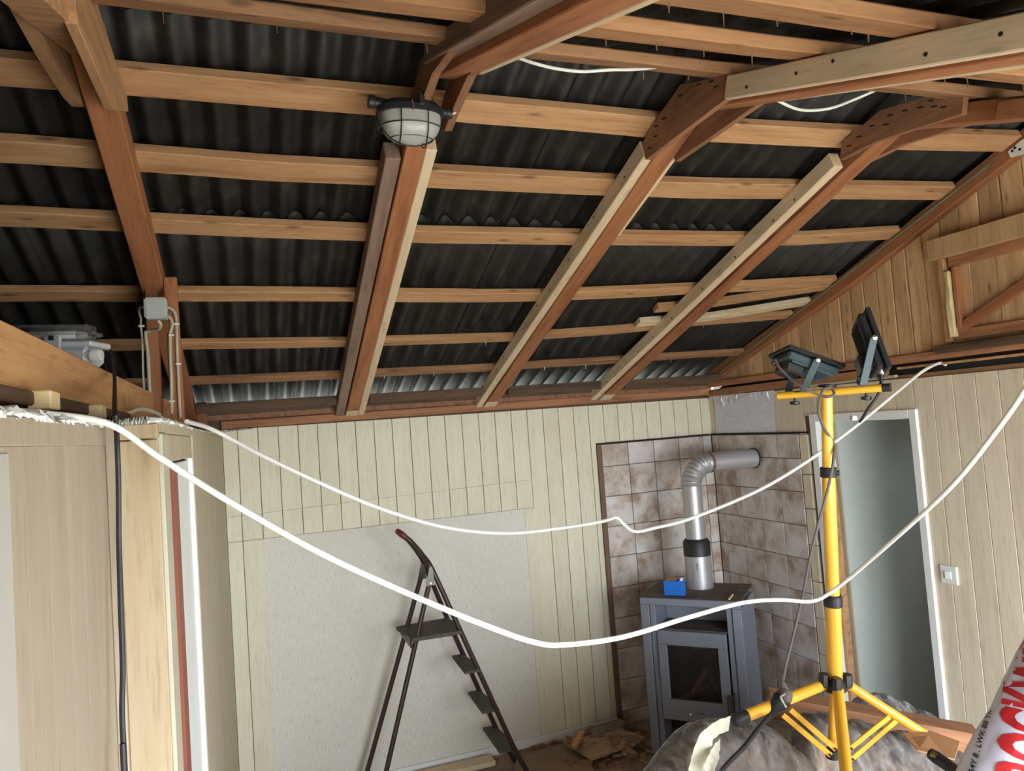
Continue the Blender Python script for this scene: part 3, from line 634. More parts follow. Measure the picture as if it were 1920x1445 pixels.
board('stud', (-.325, 2.97, 2.06), (-.325, 2.97, 2.60), .04, .034, RAF, ps2, (0, 1, 0))
st = board('eave_stud', (-.245, 4.25, 2.10), (-.248, 4.25, 2.235), .04, .05, RAF, None, (1, 0, 0)); tag(st, 'short upright stub at the eave beside the left truss foot', 'post')

# ================================================================== CABLES AND FITTINGS
c1 = tube('white_cable', [(Vector(a) if a[1] < 9 else atd(*a)) for a in ((-.31, .85, 2.062), (-.295, 1.0, 2.060), (-.262, 1.10, 2.058), (205, 795, 1.14), (300, 858, 1.18), (430, 940, 1.22), (600, 1036, 1.26), (760, 1110, 1.31), (900, 1168, 1.33), (1000, 1203, 1.36), (1060, 1208, 1.40), (1170, 1193, 1.50), (1290, 1157, 1.64), (1390, 1130, 1.80), (1460, 1124, 1.92), (1520, 1127, 2.02), (1555, 1112, 2.06), (1600, 1077, 2.02), (1700, 990, 1.80), (1790, 905, 1.62), (1870, 805, 1.50), (1925, 725, 1.42), (1990, 610, 1.32), (1.62, .80, 2.30), (1.92, .70, 2.44), (2.20, .62, 2.515))], .0054, CABW, None, 10, True)
tag(c1, 'thick white cable sagging across the room and past the tripod pole', 'cable')
c2 = tube('white_cable', [onx(350, 790, XB - .02), atd(400, 806, 2.40), atd(500, 858, 2.45), atd(600, 905, 2.5), atd(700, 948, 2.6), atd(800, 980, 2.7), atd(880, 995, 2.8), atd(960, 999, 2.9), atd(1050, 990, 3.0), atd(1130, 977, 3.05), atd(1155, 970, 3.06), atd(1170, 983, 3.06), atd(1190, 996, 3.06), atd(1230, 989, 3.07), atd(1300, 970, 3.1), atd(1420, 920, 3.15), atd(1510, 867, 3.2), atd(1600, 802, 3.3), atd(1690, 728, 3.4), onx(1730, 696, XR - .03), onx(1760, 681, XR - .004), onx(1775, 684, XR + .02)], .0072, CABW, None, 8, True)
tag(c2, 'thinner white cable with a kink, hung from nib wall to gable', 'cable')
c3 = tube('black_cable', [atd(207, 657, 2.02), atd(213, 672, 2.0), atd(215, 715, 1.7), atd(215, 765, 1.25), atd(218, 800, 1.20), atd(222, 900, 1.19), atd(223, 1010, 1.19), atd(226, 1130, 1.17), atd(230, 1250, 1.15), atd(229, 1340, 1.13), atd(234, 1445, 1.11), atd(238, 1560, 1.10), Vector((-.19, 1.25, .01))], .0042, CABB, None, 8, True)
tag(c3, 'black cable hanging down past the plywood panel', 'cable')
c4_ = tube('white_cable', [onx(972, 108, .66), atd(1000, 118, 1.95), atd(1040, 128, 1.98), atd(1090, 134, 2.0), atd(1140, 131, 2.02), atd(1190, 130, 2.03), atd(1230, 126, 2.02)], .0045, CABW, None, 8, True)
tag(c4_, 'short white cable looped under the near purlin beside the lamp truss', 'cable')
c5 = tube('white_cable', [atd(1440, 180, 2.28), atd(1455, 187, 2.30), atd(1490, 203, 2.33), atd(1520, 207, 2.35), atd(1560, 202, 2.38), atd(1600, 187, 2.4), atd(1640, 170, 2.38)], .0048, CABW, None, 8, True)
tag(c5, 'white cable loop hanging between the two last trusses', 'cable')
c6 = tube('grey_cable', [atd(205, 772, 1.9), atd(235, 776, 1.95), atd(262, 767, 2.0), atd(285, 771, 2.05), atd(300, 778, 2.1)], .0055, CABG, None, 8, True)
tag(c6, 'grey cable lying along the tie beam behind the plaster edge', 'cable')
jb = thing('junction_box', 'light grey junction box on the left truss', 'junction box', (-.297, 2.83, 2.5))
bm = bmesh.new(); bbox(bm, -.333, -.259, 2.80, 2.84, 2.460, 2.535); bmesh.ops.bevel(bm, geom=bm.edges[:], offset=.006, segments=2, affect='EDGES'); finish('lid', bm, GREYP, jb)
box('base', -.330, -.262, 2.84, 2.865, 2.463, 2.532, GREYP, jb, .003)
def clip_cable(L, r, label):
    o = tube('grey_cable', [ony(px, py, yy) for px, py, yy in L], r, CABG, None, 8, True); tag(o, label, 'cable', 'cables of the junction box'); return o
ca = clip_cable([(313, 576, 2.85), (322, 579, 2.87), (329, 590, 2.90), (331, 610, 2.905), (332, 660, 2.905), (334, 700, 2.905), (336, 745, 2.905), (338, 783, 2.905)], .0052, 'outer grey cable curving from the junction box down the stud')
cb = clip_cable([(313, 592, 2.85), (320, 597, 2.87), (323, 608, 2.90), (319, 628, 2.905), (319, 660, 2.905), (321, 710, 2.905), (322, 775, 2.905)], .0058, 'inner grey cable running from the junction box down the stud')
cc = clip_cable([(296, 600, 2.85), (301, 608, 2.86), (298, 616, 2.88), (286, 619, 2.93), (275, 622, 2.945), (273, 627, 2.945), (277, 660, 2.945), (279, 700, 2.945), (281, 740, 2.945)], .0058, 'grey cable leaving the junction box below and turning down')
cd_ = clip_cable([(271, 576, 2.85), (262, 577, 2.9), (261, 586, 2.95), (264, 597, 2.96), (264, 610, 2.96), (267, 640, 2.96), (268, 690, 2.96), (270, 730, 2.96)], .004, 'thin dark grey cable looping out of the junction box left side')
for px, py, par in ((331, 607, ca), (334, 682, ca), (321, 628, cb), (322, 752, cb), (265, 611, cd_)):
    c = ony(px, py, 2.897 if par is not cd_ else 2.95); box('clip', c.x - .009, c.x + .010, c.y - .004, c.y + .008, c.z - .0035, c.z + .0035, WHITE, par, .001)
# ---- tub light with clear cover
fx = thing('tube_light', 'grey tube light with clear cover lying behind the tie beam', 'light', (-.6, 2.0, 2.2))
P0 = atd(20, 650, 2.06); P1 = atd(190, 648, 2.06); ax = (P1 - P0).normalized(); upv = Vector((0, 0, 1)); M = frame_mat(P0, P1, upv); LL = (P1 - P0).length
def loc_box(name, x0, x1, y0, y1, z0, z1, mat, bev=.003, par=None):
    bm = bmesh.new(); bbox(bm, x0, x1, y0, y1, z0, z1, bev); me = bpy.data.meshes.new(name); bm.to_mesh(me); bm.free(); me.materials.append(mat); return link(name, me, par or fx, M)
E_ = LL / 2
loc_box('rim', -E_, E_, -.052, .052, -.006, .010, TUBG, .004)
loc_box('body', -E_, E_ - .012, -.047, .047, -.058, -.004, TUBG, .012)
bm = bmesh.new(); bbox(bm, -E_, E_ - .010, -.046, .046, .008, .058); bmesh.ops.bevel(bm, geom=[e for e in bm.edges], offset=.020, segments=4, affect='EDGES'); me = bpy.data.meshes.new('clear_cover'); bm.to_mesh(me); bm.free(); me.materials.append(CLEAR); me.shade_smooth(); link('clear_cover', me, fx, M)
tb_ = tube('tube', [M @ Vector((-E_, -.018, .028)), M @ Vector((E_ - .055, -.018, .028))], .013, WHITE, fx, 12); lathe('tube_cap', [(.0135, 0), (.0135, .014), (.009, .022)], M @ Vector((E_ - .056, -.018, .028)), ax, PIPE, tb_, 12)
loc_box('mount_clip', E_ - .125, E_ - .082, -.060, -.048, -.052, .022, GREYP, .002)
loc_box('clip_notch', E_ - .113, E_ - .097, -.0615, -.047, .010, .0225, BLACK, .001)
loc_box('clip_hole', E_ - .107, E_ - .100, -.0608, -.0595, -.026, -.019, BLACK, 0)
lathe('gland', [(.012, -.01), (.014, 0), (.014, .010), (.019, .011), (.019, .030), (.015, .036), (.006, .038)], M @ Vector((E_ - .016, -.034, -.030)), ax, WHITE, fx, 12)
lathe('catch', [(.005, 0), (.005, .010)], M @ Vector((E_ - .055, -.036, -.066)), upv, WHITE, fx, 8)
# ---- caged bulkhead lamp under truss 2
lp = thing('caged_lamp', 'black bulkhead lamp with ribbed oval glass and wire guard', 'lamp', (.465, 1.98, 2.92))
lc = Vector((.468, 1.975, 0)); RX, RY = .090, .060
def oval(bm, rings, seg=48):
    R_ = []
    for (rx, ry, z) in rings:
        R_.append([bm.verts.new((lc.x + rx * math.copysign(abs(math.cos(t)) ** .8, math.cos(t)), lc.y + ry * math.copysign(abs(math.sin(t)) ** .8, math.sin(t)), z)) for t in [2 * math.pi * k / seg for k in range(seg)]])
    for A, B in zip(R_, R_[1:]):
        for k in range(seg): bm.faces.new((A[k], A[(k + 1) % seg], B[(k + 1) % seg], B[k]))
    bm.faces.new(R_[0]); bm.faces.new(R_[-1][::-1])
ZR = 2.892
bm = bmesh.new(); oval(bm, [(RX * .80, RY * .80, ZR + .030), (RX * .92, RY * .92, ZR + .026), (RX, RY, ZR + .012), (RX * 1.07, RY * 1.1, ZR + .010), (RX * 1.07, RY * 1.1, ZR)]); finish('base', bm, BLACK, lp)
bm = bmesh.new(); oval(bm, [(RX * 1.05, RY * 1.08, ZR + .001), (RX * 1.05, RY * 1.08, ZR - .005), (RX * .98, RY * .98, ZR - .006)]); finish('rim', bm, PIPED, lp)
bm = bmesh.new(); n_ = 9; oval(bm, [(RX * .96 * (1 - (i / n_) ** 2.6) ** .45 if i < n_ else .012, RY * .96 * (1 - (i / n_) ** 2.6) ** .45 if i < n_ else .008, ZR - .006 - .078 * i / n_) for i in range(n_ + 1)], 96)
for v in bm.verts:
    t = math.sin(v.co.x * 900); v.co.y += .0006 * t * (1 if v.co.y > lc.y else -1)
finish('glass_dome', bm, GLASS, lp, True)
bm = bmesh.new(); sweep(bm, [(lc.x - .05, lc.y, ZR - .022), (lc.x + .05, lc.y, ZR - .022)], .014, 10); finish('bulb', bm, TUBG, lp, True)
def guard(pts, closed=False): return tube('guard_wire', pts, .0018, BLACKM, lp, 6, False, 8, closed)
for s in (.45, .80):
    guard([(lc.x + (RX * 1.02) * (1 - (1 - s) * 0) * math.cos(t) * (1 - .42 * (s - .45) / .35 * .8), lc.y + RY * 1.05 * math.sin(t) * (1 - .42 * (s - .45) / .35), ZR - .084 * s - .003) for t in [2 * math.pi * k / 40 for k in range(40)]], True)
for dx in (-.038, .038):
    guard([(lc.x + dx, lc.y + RY * 1.06 * math.cos(t), ZR - .089 * math.sin(t)) for t in [math.pi * k / 16 for k in range(17)]])
guard([(lc.x + RX * 1.05 * math.cos(t), lc.y, ZR - .089 * math.sin(t)) for t in [math.pi * k / 20 for k in range(21)]])
lathe('gland', [(.016, -.02), (.016, .008), (.019, .010), (.019, .024), (.012, .028)], (lc.x - RX * 1.02, lc.y - .01, ZR + .024), (-1, 0, .1), BLACK, lp, 12)
lathe('gland', [(.013, -.02), (.013, .010), (.015, .012), (.015, .028), (.007, .030)], (lc.x + RX * 1.03, lc.y - .01, ZR + .012), (1, 0, -.1), BLACK, lp, 12)
box('latch', lc.x + .012, lc.x + .030, lc.y - RY * 1.15, lc.y - RY * .8, ZR + .004, ZR + .042, BLACK, lp, .003)
lathe('latch_screw', [(.004, 0), (.004, .003)], (lc.x + .021, lc.y - RY * 1.15, ZR + .034), (0, -1, 0), CHROME, lp, 8)
tube('catch', [(lc.x - .008, lc.y - RY * 1.12, ZR + .014), (lc.x - .006, lc.y - RY * 1.16, ZR), (lc.x - .006, lc.y - RY * 1.08, ZR - .012)], .0022, RUST, lp, 6)
tube('lead', [(lc.x + RX * 1.03 + .026, lc.y - .01, ZR + .010), (lc.x + RX + .045, lc.y, ZR + .020), (lc.x + RX + .045, lc.y + .02, ZR + .05)], .003, CABW, lp, 6, True)
# ---- light switch
sw = thing('light_switch', 'white square light switch beside the doorway', 'switch', (XR, 2.565, 1.148))
sc_ = onx(1782, 1077, XR)
box('plate', XR - .012, XR, sc_.y - .042, sc_.y + .042, sc_.z - .042, sc_.z + .042, WHITE, sw, .002)
rk = board('rocker', (XR - .014, sc_.y, sc_.z - .017), (XR - .014, sc_.y, sc_.z + .017), .030, .008, WHITE, sw, (-1, -.18, 0), .0015)
so = prism('cable_clip', [atd(1598, 788, 3.25), atd(1608, 788, 3.25), atd(1607, 780, 3.25), atd(1599, 779, 3.25)], CF * .03, WHITE); tag(so, 'small white plug end dangling at the top of the door frame', 'plug')

# ================================================================== STOVE (stands diagonally in the corner)
SA, SB = Vector((2.116, 3.885, 0)), Vector((2.514, 3.462, 0)); SW = (SB - SA).length; sx = (SB - SA).normalized(); sy = Vector((-sx.y, sx.x, 0)); SD = .425; ST = .92
MS = Matrix(((sx.x, sy.x, 0, SA.x), (sx.y, sy.y, 0, SA.y), (0, 0, 1, 0), (0, 0, 0, 1)))   # local: x along the front, y into the corner
sv = thing('wood_stove', 'grey steel wood stove with glass door standing across the tiled corner', 'stove', tuple(MS @ Vector((SW / 2, SD / 2, 0))))
def sbx(name, x0, x1, y0, y1, z0, z1, mat, par=None, bev=.003):
    bm = bmesh.new(); bbox(bm, x0, x1, y0, y1, z0, z1, bev); me = bpy.data.meshes.new(name); bm.to_mesh(me); bm.free(); me.materials.append(mat); return link(name, me, par or sv, MS)
sbx('side_panel', 0, .050, 0, SD, 0, ST - .045, STEELG); sbx('side_panel', SW - .050, SW, 0, SD, 0, ST - .045, STEELG)
sbx('side_panel', .052, .085, .012, SD - .01, .0, ST - .045, STEELG); sbx('side_panel', SW - .085, SW - .052, .012, SD - .01, 0, ST - .045, STEELG)
sbx('front_lip', 0, SW, -.002, .02, ST - .044, ST - .003, STEELG); tp = sbx('top_plate', -.001, SW + .001, .0, SD, ST - .012, ST, STEELD)
sbx('back_panel', .086, SW - .086, SD - .04, SD - .01, 0, ST - .012, STEELG)
sbx('niche_back', .086, SW - .086, .235, .245, .738, ST - .012, STEELG)
sbx('niche_floor', .086, SW - .086, .02, SD - .04, .725, .738, STEELD)
for i in range(9):
    yy = .10 + i * .028
    for x0 in (.045, SW - .10): sbx('vent_slot', x0, x0 + .05, yy, yy + .011, ST - .002, ST + .0006, BLACK, tp, 0)
FZ0, FZ1 = .235, .72
sbx('firebox', .086, SW - .086, SD - .07, SD - .045, FZ0, FZ1, STOVED); sbx('firebox', .086, SW - .086, .04, SD - .05, FZ0 - .012, FZ0 + .01, STOVED)
sbx('firebox', .086, .10, .04, SD - .05, FZ0, FZ1, STOVED); sbx('firebox', SW - .10, SW - .086, .04, SD - .05, FZ0, FZ1, STOVED)
DX0, DX1 = .090, SW - .094
sbx('ash_plinth', .086, SW - .086, .16, .18, 0, FZ0 - .015, STOVED)
dr = sbx('door', DX0, DX1, -.006, .022, FZ1 - .070, FZ1 + .012, STEELG)
sbx('door_frame', DX0, DX1, -.006, .022, FZ0 - .012, FZ0 + .105, STEELG, dr); sbx('door_frame', DX0, DX0 + .052, -.006, .022, FZ0 + .105, FZ1 - .070, STEELG, dr); sbx('door_frame', DX1 - .052, DX1, -.006, .022, FZ0 + .105, FZ1 - .070, STEELG, dr)
sbx('door_glass', DX0 + .050, DX1 - .050, .006, .010, FZ0 + .10, FZ1 - .065, SOOTG, dr, 0)
sbx('handle', DX1 - .020, DX1 + .012, -.030, -.014, FZ0 + .01, FZ0 + .165, plain('handle_steel', srgb(96, 88, 84), .5, .6), dr, .002)
sbx('hinge_pin', DX1 + .004, DX1 + .016, -.014, .02, FZ0 + .14, FZ0 + .172, BLACK, dr)
lathe('air_knob', [(.004, 0), (.009, .006), (.009, .014), (.005, .017)], MS @ Vector((.255, -.006, FZ0 + .032)), -sy, CHROME, dr, 12)
for i in range(6): sbx('badge_mark', .275 + i * .0095, .281 + i * .0095, -.0068, -.0055, FZ0 + .038, FZ0 + .042 + .003 * (i % 2), STOVED, dr, 0)
for i, (x, yy, z, a, L_) in enumerate(((.24, .17, .33, .5, .20), (.34, .24, .37, 2.2, .19), (.30, .10, .43, 1.0, .20), (.24, .26, .58, .1, .20), (.34, .18, .60, -.1, .18), (.29, .13, .275, .0, .18))):
    d_ = Vector((math.cos(a), .25 * math.sin(i * 2.1), math.sin(a) if i < 3 else .1)).normalized() * L_ / 2
    wd = board('kindling', MS @ (Vector((x, yy, z)) - d_), MS @ (Vector((x, yy, z)) + d_), .035, .02, FIRE); tag(wd, 'split kindling stick lying inside the stove firebox', 'firewood', 'kindling in the stove')
fp_ = thing('stove_pipe', 'silver flue pipe with ribbed elbow from the stove to the wall', 'pipe', (2.53, 3.88, ST))
PB = Vector((2.535, 3.878, 0))
lathe('flared_base', [(.081, ST), (.081, ST + .01), (.079, ST + .20)], PB, (0, 0, 1), PIPE, fp_, 32)
lathe('collar', [(.082, ST + .195), (.082, ST + .275), (.068, ST + .295), (.060, ST + .297)], PB, (0, 0, 1), PIPED, fp_, 32)
lathe('lower_pipe', [(.0595, ST + .28), (.0595, 1.545)], PB, (0, 0, 1), PIPE, fp_, 32)
ZP = 1.668; RB = .13; bm = bmesh.new(); path = []; rad = []
for i in range(0, 56):
    t = i / 55 * math.pi / 2; path.append(PB + Vector((RB - RB * math.cos(t), 0, ZP - RB + RB * math.sin(t)))); rad.append(.061 + .0035 * math.cos(i / 55 * 2 * math.pi * 10))
sweep(bm, path, rad, 32); finish('ribbed_elbow', bm, PIPE, fp_, True)
lathe('rust_seam', [(.0625, 0), (.0635, .004), (.0635, .016), (.0625, .02)], (PB.x + RB, PB.y, ZP), (1, 0, .02), RUST, fp_, 32)
lathe('wall_pipe', [(.0605, .0), (.0605, XR - .032 - PB.x - RB)], (PB.x + RB, PB.y, ZP), (1, 0, 0), PIPE, fp_, 32)
lathe('wall_ring', [(.066, 0), (.066, .006)], (XR - .034, PB.y, ZP), (1, 0, 0), BLACK, fp_, 32)
box_flap = sbx('damper_tag', 0, .018, -.002, .002, 0, .045, RUST, fp_); box_flap.matrix_parent_inverse = Matrix(); set_parent(box_flap, fp_)
box_flap.matrix_basis = Matrix.Translation(Vector((PB.x - .052, PB.y - .062, ST + .115)))
mb = thing('match_box', 'small bright blue cardboard box on top of the stove', 'box', tuple(onz(1265, 1113, ST)))
B0 = onz(1246, 1116, ST); B1 = onz(1284, 1117, ST); bx_ = (B1 - B0).normalized(); by_ = Vector((-bx_.y, bx_.x, 0)); bw = (B1 - B0).length
MB_ = Matrix(((bx_.x, by_.x, 0, B0.x), (bx_.y, by_.y, 0, B0.y), (0, 0, 1, ST + .001), (0, 0, 0, 1)))
def mbx(name, a, mat): bm = bmesh.new(); bbox(bm, *a, .0008); me = bpy.data.meshes.new(name); bm.to_mesh(me); bm.free(); me.materials.append(mat); return link(name, me, mb, MB_)
mbx('side', (0, bw, 0, .002, 0, .085), BLUE); mbx('side', (0, .002, .002, .05, 0, .085), BLUE); mbx('side', (bw - .002, bw, .002, .05, 0, .085), BLUE); mbx('side', (0, bw, .05, .052, 0, .085), BLUE)
mbx('base', (.002, bw - .002, .002, .05, 0, .002), BLUE); o = prism('torn_flap', [MB_ @ Vector(v) for v in ((.005, .012, .084), (.06, .012, .084), (.085, .03, .087), (.06, .045, .095), (.01, .05, .094))], (0, 0, .002), CARD, mb, 0)
o = prism('torn_corner', [MB_ @ Vector(v) for v in ((bw - .025, .004, .084), (bw - .002, .004, .086), (bw - .004, .01, .104), (bw - .018, .01, .102))], by_ * .002, WHITE, mb, 0)
ck = board('wood_chip', onz(1367, 1123, ST + .006), onz(1374, 1114, ST + .006), .012, .009, BLOCK); tag(ck, 'small pale wood chip lying on the stove top', 'wood chip')

# ================================================================== STEP LADDER
ld = thing('step_ladder', 'old brown tubular step ladder with green steps by the wallpaper panel', 'ladder', (1.0, 4.0, 0))
YNr, YFr = 3.865, 4.135
def lad_rail(yb, yt, ytop):
    pts = [(1.372, yb, .0), (1.27, yb, .21), (1.01, (yb * .6 + yt * .4), .9), (.885, yt, 1.235), (.845, (yt + ytop) / 2, 1.315), (.79, ytop, 1.395), (.752, ytop, 1.432)]
    return [pts[0], pts[1], pts[2]] + catmull(pts[2:], 5)[1:]
a1 = lad_rail(3.87, 3.905, 3.968); a2 = lad_rail(4.20, 4.10, 4.045)
tube('front_rail', a1, .0140, LADB, ld, 10); tube('front_rail', a2, .0140, LADB, ld, 10)
tube('grip', [Vector((.758, 3.968, 1.426)), Vector((.738, 3.975, 1.446)), Vector((.728, 4.006, 1.454)), Vector((.738, 4.038, 1.446)), Vector((.758, 4.045, 1.426))], .0165, LADR, ld, 10, True, 4)
for yt, yb, nm in ((3.90, 3.87, 'n'), (4.10, 4.16, 'f')):
    foot = ony(693 if nm == 'n' else 665, 1510, yb); top = Vector((.862, yt, 1.185))
    foot.z = 0; foot.x = ony(706 if nm == 'n' else 680, 1470, yb).x - .03
    tube('rear_leg', [foot, top], .0135, LADB, ld, 10)
    prism('hinge_plate', [top + Vector(v) for v in ((-.026, -.014, -.02), (.026, -.014, -.02), (.016, -.014, .075), (.002, -.014, .08))], (0, .004, 0), plain('hinge_steel', srgb(120, 116, 110), .5, .6) if nm == 'n' else LADB, ld, 0)
lathe('hinge_bolt', [(.006, 0), (.006, .005)], (.862, 3.884, 1.178), (0, -1, 0), CHROME, ld, 8)
pf = prism('platform', [(.706, 4.14, .892), (1.008, 4.15, .892), (1.03, 3.99, .892), (1.008, 3.845, .892), (.742, 3.862, .892)], (0, 0, .022), LADS, ld, .003)
board('platform_brace', (.735, 3.86, .885), (.735, 4.14, .885), .012, .05, LADB, ld)
for x0, x1, y0, y1, z in ((1.025, 1.105, 3.862, 4.18, .672), (1.110, 1.195, 3.868, 4.20, .442), (1.197, 1.288, 3.885, 4.24, .205)):
    s_ = prism('step', [(x0, y1, z), (x1 - .015, y1, z), (x1, (y0 + y1) / 2, z), (x1, y0, z), (x0 - .012, y0 + .01, z)], (0, 0, .016), LADS, ld, .003)
    board('step_lip', (x1 - .004, y0, z - .012), (x1 - .004, y1 - .04, z - .012), .006, .028, LADS, s_)
    for yy in (y0 + .012, y1 - .03): tube('step_bracket', [Vector((x1 - .01, yy, z)), Vector((x1 + .012, yy, z - .045)), Vector((x1 + .025, yy, z - .09))], .008, LADB, s_, 6)

# ================================================================== FLOOD LIGHT TRIPOD
DP = 2.2
tp_ = thing('light_tripod', 'yellow telescopic tripod stand with crossbar for two floodlights', 'tripod', tuple(atd(1570, 1440, DP)))
Tt, Th = atd(1550, 742, DP), atd(1566, 1285, DP); pdir = (Th - Tt).normalized(); Tb = atd(1561, 1405, DP + .01)
K1, K2 = atd(1553, 886, DP), atd(1562, 1127, DP)
tube('upper_pole', [Tt, K1], .0165, YEL, tp_, 20); tube('middle_pole', [K1, K2], .0195, YEL, tp_, 20); tube('lower_pole', [K2, Th], .0225, YEL, tp_, 20)
tube('centre_rod', [Th, Tb], .0145, YEL, tp_, 16)
lathe('collar', [(.020, -.014), (.024, -.012), (.024, .014), (.021, .017)], K1, -pdir, BLACK, tp_, 20); lathe('collar', [(.024, -.016), (.028, -.013), (.027, .016), (.024, .020)], K2, -pdir, BLACK, tp_, 12)
lathe('clamp_knob', [(.008, 0), (.008, .014)], K1 + CR * .018, CR * .9 - CF * .3, BLACK, tp_, 10)
hb = lathe('leg_hub', [(.030, -.016), (.034, -.012), (.034, .018), (.030, .022)], Th, -pdir, BLACK, tp_, 8)
C0, C1 = atd(1459, 742, DP + .09), atd(1656, 727, DP - .10); cdir = (C1 - C0).normalized()
tube('crossbar', [C0, C1], .0115, YEL, tp_, 14); lathe('bar_cap', [(.0125, -.002), (.0125, .02)], C1, cdir, BLACK, tp_, 12)
lathe('top_knob', [(.006, 0), (.026, .004), (.026, .010), (.006, .013)], atd(1551, 728, DP - .015), CU, BLACK, tp_, 16)
for t in (.17, .85):
    c = C0.lerp(C1, t); kn = lathe('wing_knob', [(.004, 0), (.004, .020), (.015, .022), (.015, .030), (.005, .033)], c, -CU, BLACK, tp_, 12)
hubp = lambda dx, dy, dd=0: atd(1566 + dx, 1275 + dy, DP + dd)
legs = {'leg_l': (hubp(-22, 8), atd(1384, 1348, DP - .16)), 'leg_r': (hubp(24, 8), atd(1757, 1391, DP - .05)), 'leg_n': (hubp(5, 18, -.03), atd(1592, 1500, DP - .30))}
for kx, (a, b) in legs.items():
    rr = .0165 if kx != 'leg_r' else .0135
    tube('leg', [a, b], rr, YEL, tp_, 14)
    if kx == 'leg_l': lathe('foot', [(.019, -.03), (.019, .012), (.012, .018)], b, (b - a), BLACK, tp_, 12)
    if kx == 'leg_r': lathe('leg_tip', [(.0135, 0), (.004, .012)], b, (b - a), YEL, tp_, 12)
    if kx == 'leg_n': lathe('foot', [(.019, -.03), (.019, .012), (.012, .018)], b, (b - a), BLACK, tp_, 12)
for px, py, dd in ((1545, 1275, -.01), (1588, 1276, -.01), (1569, 1283, -.035)):
    c = atd(px, py, DP + dd); lathe('leg_socket', [(.014, -.02), (.016, -.016), (.016, .016), (.012, .02)], c, pdir, BLACK, tp_, 8)
lk = lathe('lower_hub', [(.014, -.016), (.020, -.012), (.020, .012), (.014, .016)], atd(1561, 1412, DP - .02), pdir, BLACK, tp_, 12)
for (pa, pb) in (((1468, 1340), (1558, 1416)), ((1482, 1330), (1568, 1405)), ((1668, 1343), (1592, 1404)), ((1684, 1348), (1595, 1424))):
    a, b = atd(pa[0], pa[1], DP - .03), atd(pb[0], pb[1], DP - .05); board('brace', a, b, .005, .0155, YEL, tp_, CU, .001)
    lathe('rivet', [(.004, 0), (.004, .003)], b - CF * .004 + (a - b).normalized() * .006, -CF, BLACKM, tp_, 8)
def flood(label, ctr, u, v, lit_n, arm_foot, arm_foot2, par_side):
    U = u.normalized(); lu = u.length; V = (v - U * v.dot(U)); lv = V.length; V.normalize(); Nn = U.cross(V)
    if Nn.dot(lit_n) < 0: V = -V; Nn = -Nn
    M_ = Matrix(((U.x, V.x, Nn.x, ctr.x), (U.y, V.y, Nn.y, ctr.y), (U.z, V.z, Nn.z, ctr.z), (0, 0, 0, 1)))
    fl = thing('floodlight', label, 'floodlight', tuple(ctr), 'floodlights on the tripod')
    def fb(name, x0, x1, y0, y1, z0, z1, mat, par=None, bev=.003):
        bm = bmesh.new(); bbox(bm, x0, x1, y0, y1, z0, z1, bev); me = bpy.data.meshes.new(name); bm.to_mesh(me); bm.free(); me.materials.append(mat); return link(name, me, par or fl, M_)
    fb('front_frame', -lu / 2, lu / 2, -lv / 2, lv / 2, -.006, .008, BLACKM); fb('glass', -lu / 2 + .012, lu / 2 - .012, -lv / 2 + .012, lv / 2 - .012, .007, .0095, FGLASS)
    hs = fb('housing', -lu / 2 + .010, lu / 2 - .010, -lv / 2 + .010, lv / 2 - .010, -.030, -.005, TEAL if par_side == 'a' else BLACKM, None, .006)
    for i in range(7): y_ = -lv / 2 + .022 + i * (lv - .044) / 6; fb('fin', -lu / 2 + .03, lu / 2 - .02, y_ - .0015, y_ + .0015, -.036, -.029, TEAL if par_side == 'a' else BLACKM, hs, 0)
    sgn = -1 if par_side == 'a' else 1
    bx = fb('driver_box', *( (-lu / 2 + .02, -.012) if sgn < 0 else (lu / 2 - .07, lu / 2 - .015)), -lv * .28, lv * .28, -.062, -.030, BLACK if par_side == 'a' else BLACKM, None, .006)
    for s in (-1, 1):
        pv = M_ @ Vector((0, s * (lv / 2 + .004), -.012)); ft = (arm_foot if s < 0 else arm_foot2)
        board('bracket_arm', pv, ft, .022, .004, TEAL, fl, -CF, .001)
        lathe('pivot_bolt', [(.008, 0), (.008, .006), (.004, .008)], M_ @ Vector((0, s * (lv / 2 + .006), -.012)), (M_.to_3x3() @ Vector((0, s, 0))) * .3 - CF, CHROME, fl, 10)
    board('bracket_base', arm_foot, arm_foot2, .022, .005, TEAL, fl, CU, .001)
    return fl, M_, lu, lv
V3 = lambda r, u_, f_: CR * r + CU * u_ + CF * f_
def V3L(px, py):
    f_ = ray(px, py).normalized(); r_ = (CR - f_ * CR.dot(f_)).normalized(); u_ = r_.cross(f_)
    return lambda a, b, c: r_ * a + u_ * b + f_ * c
VL, VR = V3L(1511, 677), V3L(1638, 646)
cl = atd(1511, 677, DP + .06); f1, M1, lu1, lv1 = flood('floodlight tilted to face the roof, pale ribbed back showing', cl, VL(.160, -.062, .070), VL(-.052, -.034, .130), VL(.2, .9, .3), atd(1506, 733, DP + .02), atd(1478, 736, DP + .10), 'a')
cr_ = atd(1638, 646, DP - .04); f2, M2, lu2, lv2 = flood('floodlight turned on edge to face the gable, black back', cr_, VR(.062, -.176, -.045), VR(-.022, -.046, .145), VR(.9, .3, .3), atd(1618, 722, DP - .10), atd(1612, 716, DP + .0), 'b')
lathe('cable_gland', [(.008, 0), (.008, .012), (.005, .016)], atd(1653, 692, DP - .08), -CU, CHROME, f2, 10); lathe('cable_gland', [(.007, 0), (.007, .012), (.005, .014)], atd(1454, 674, DP + .05), -CU, CHROME, f1, 10)
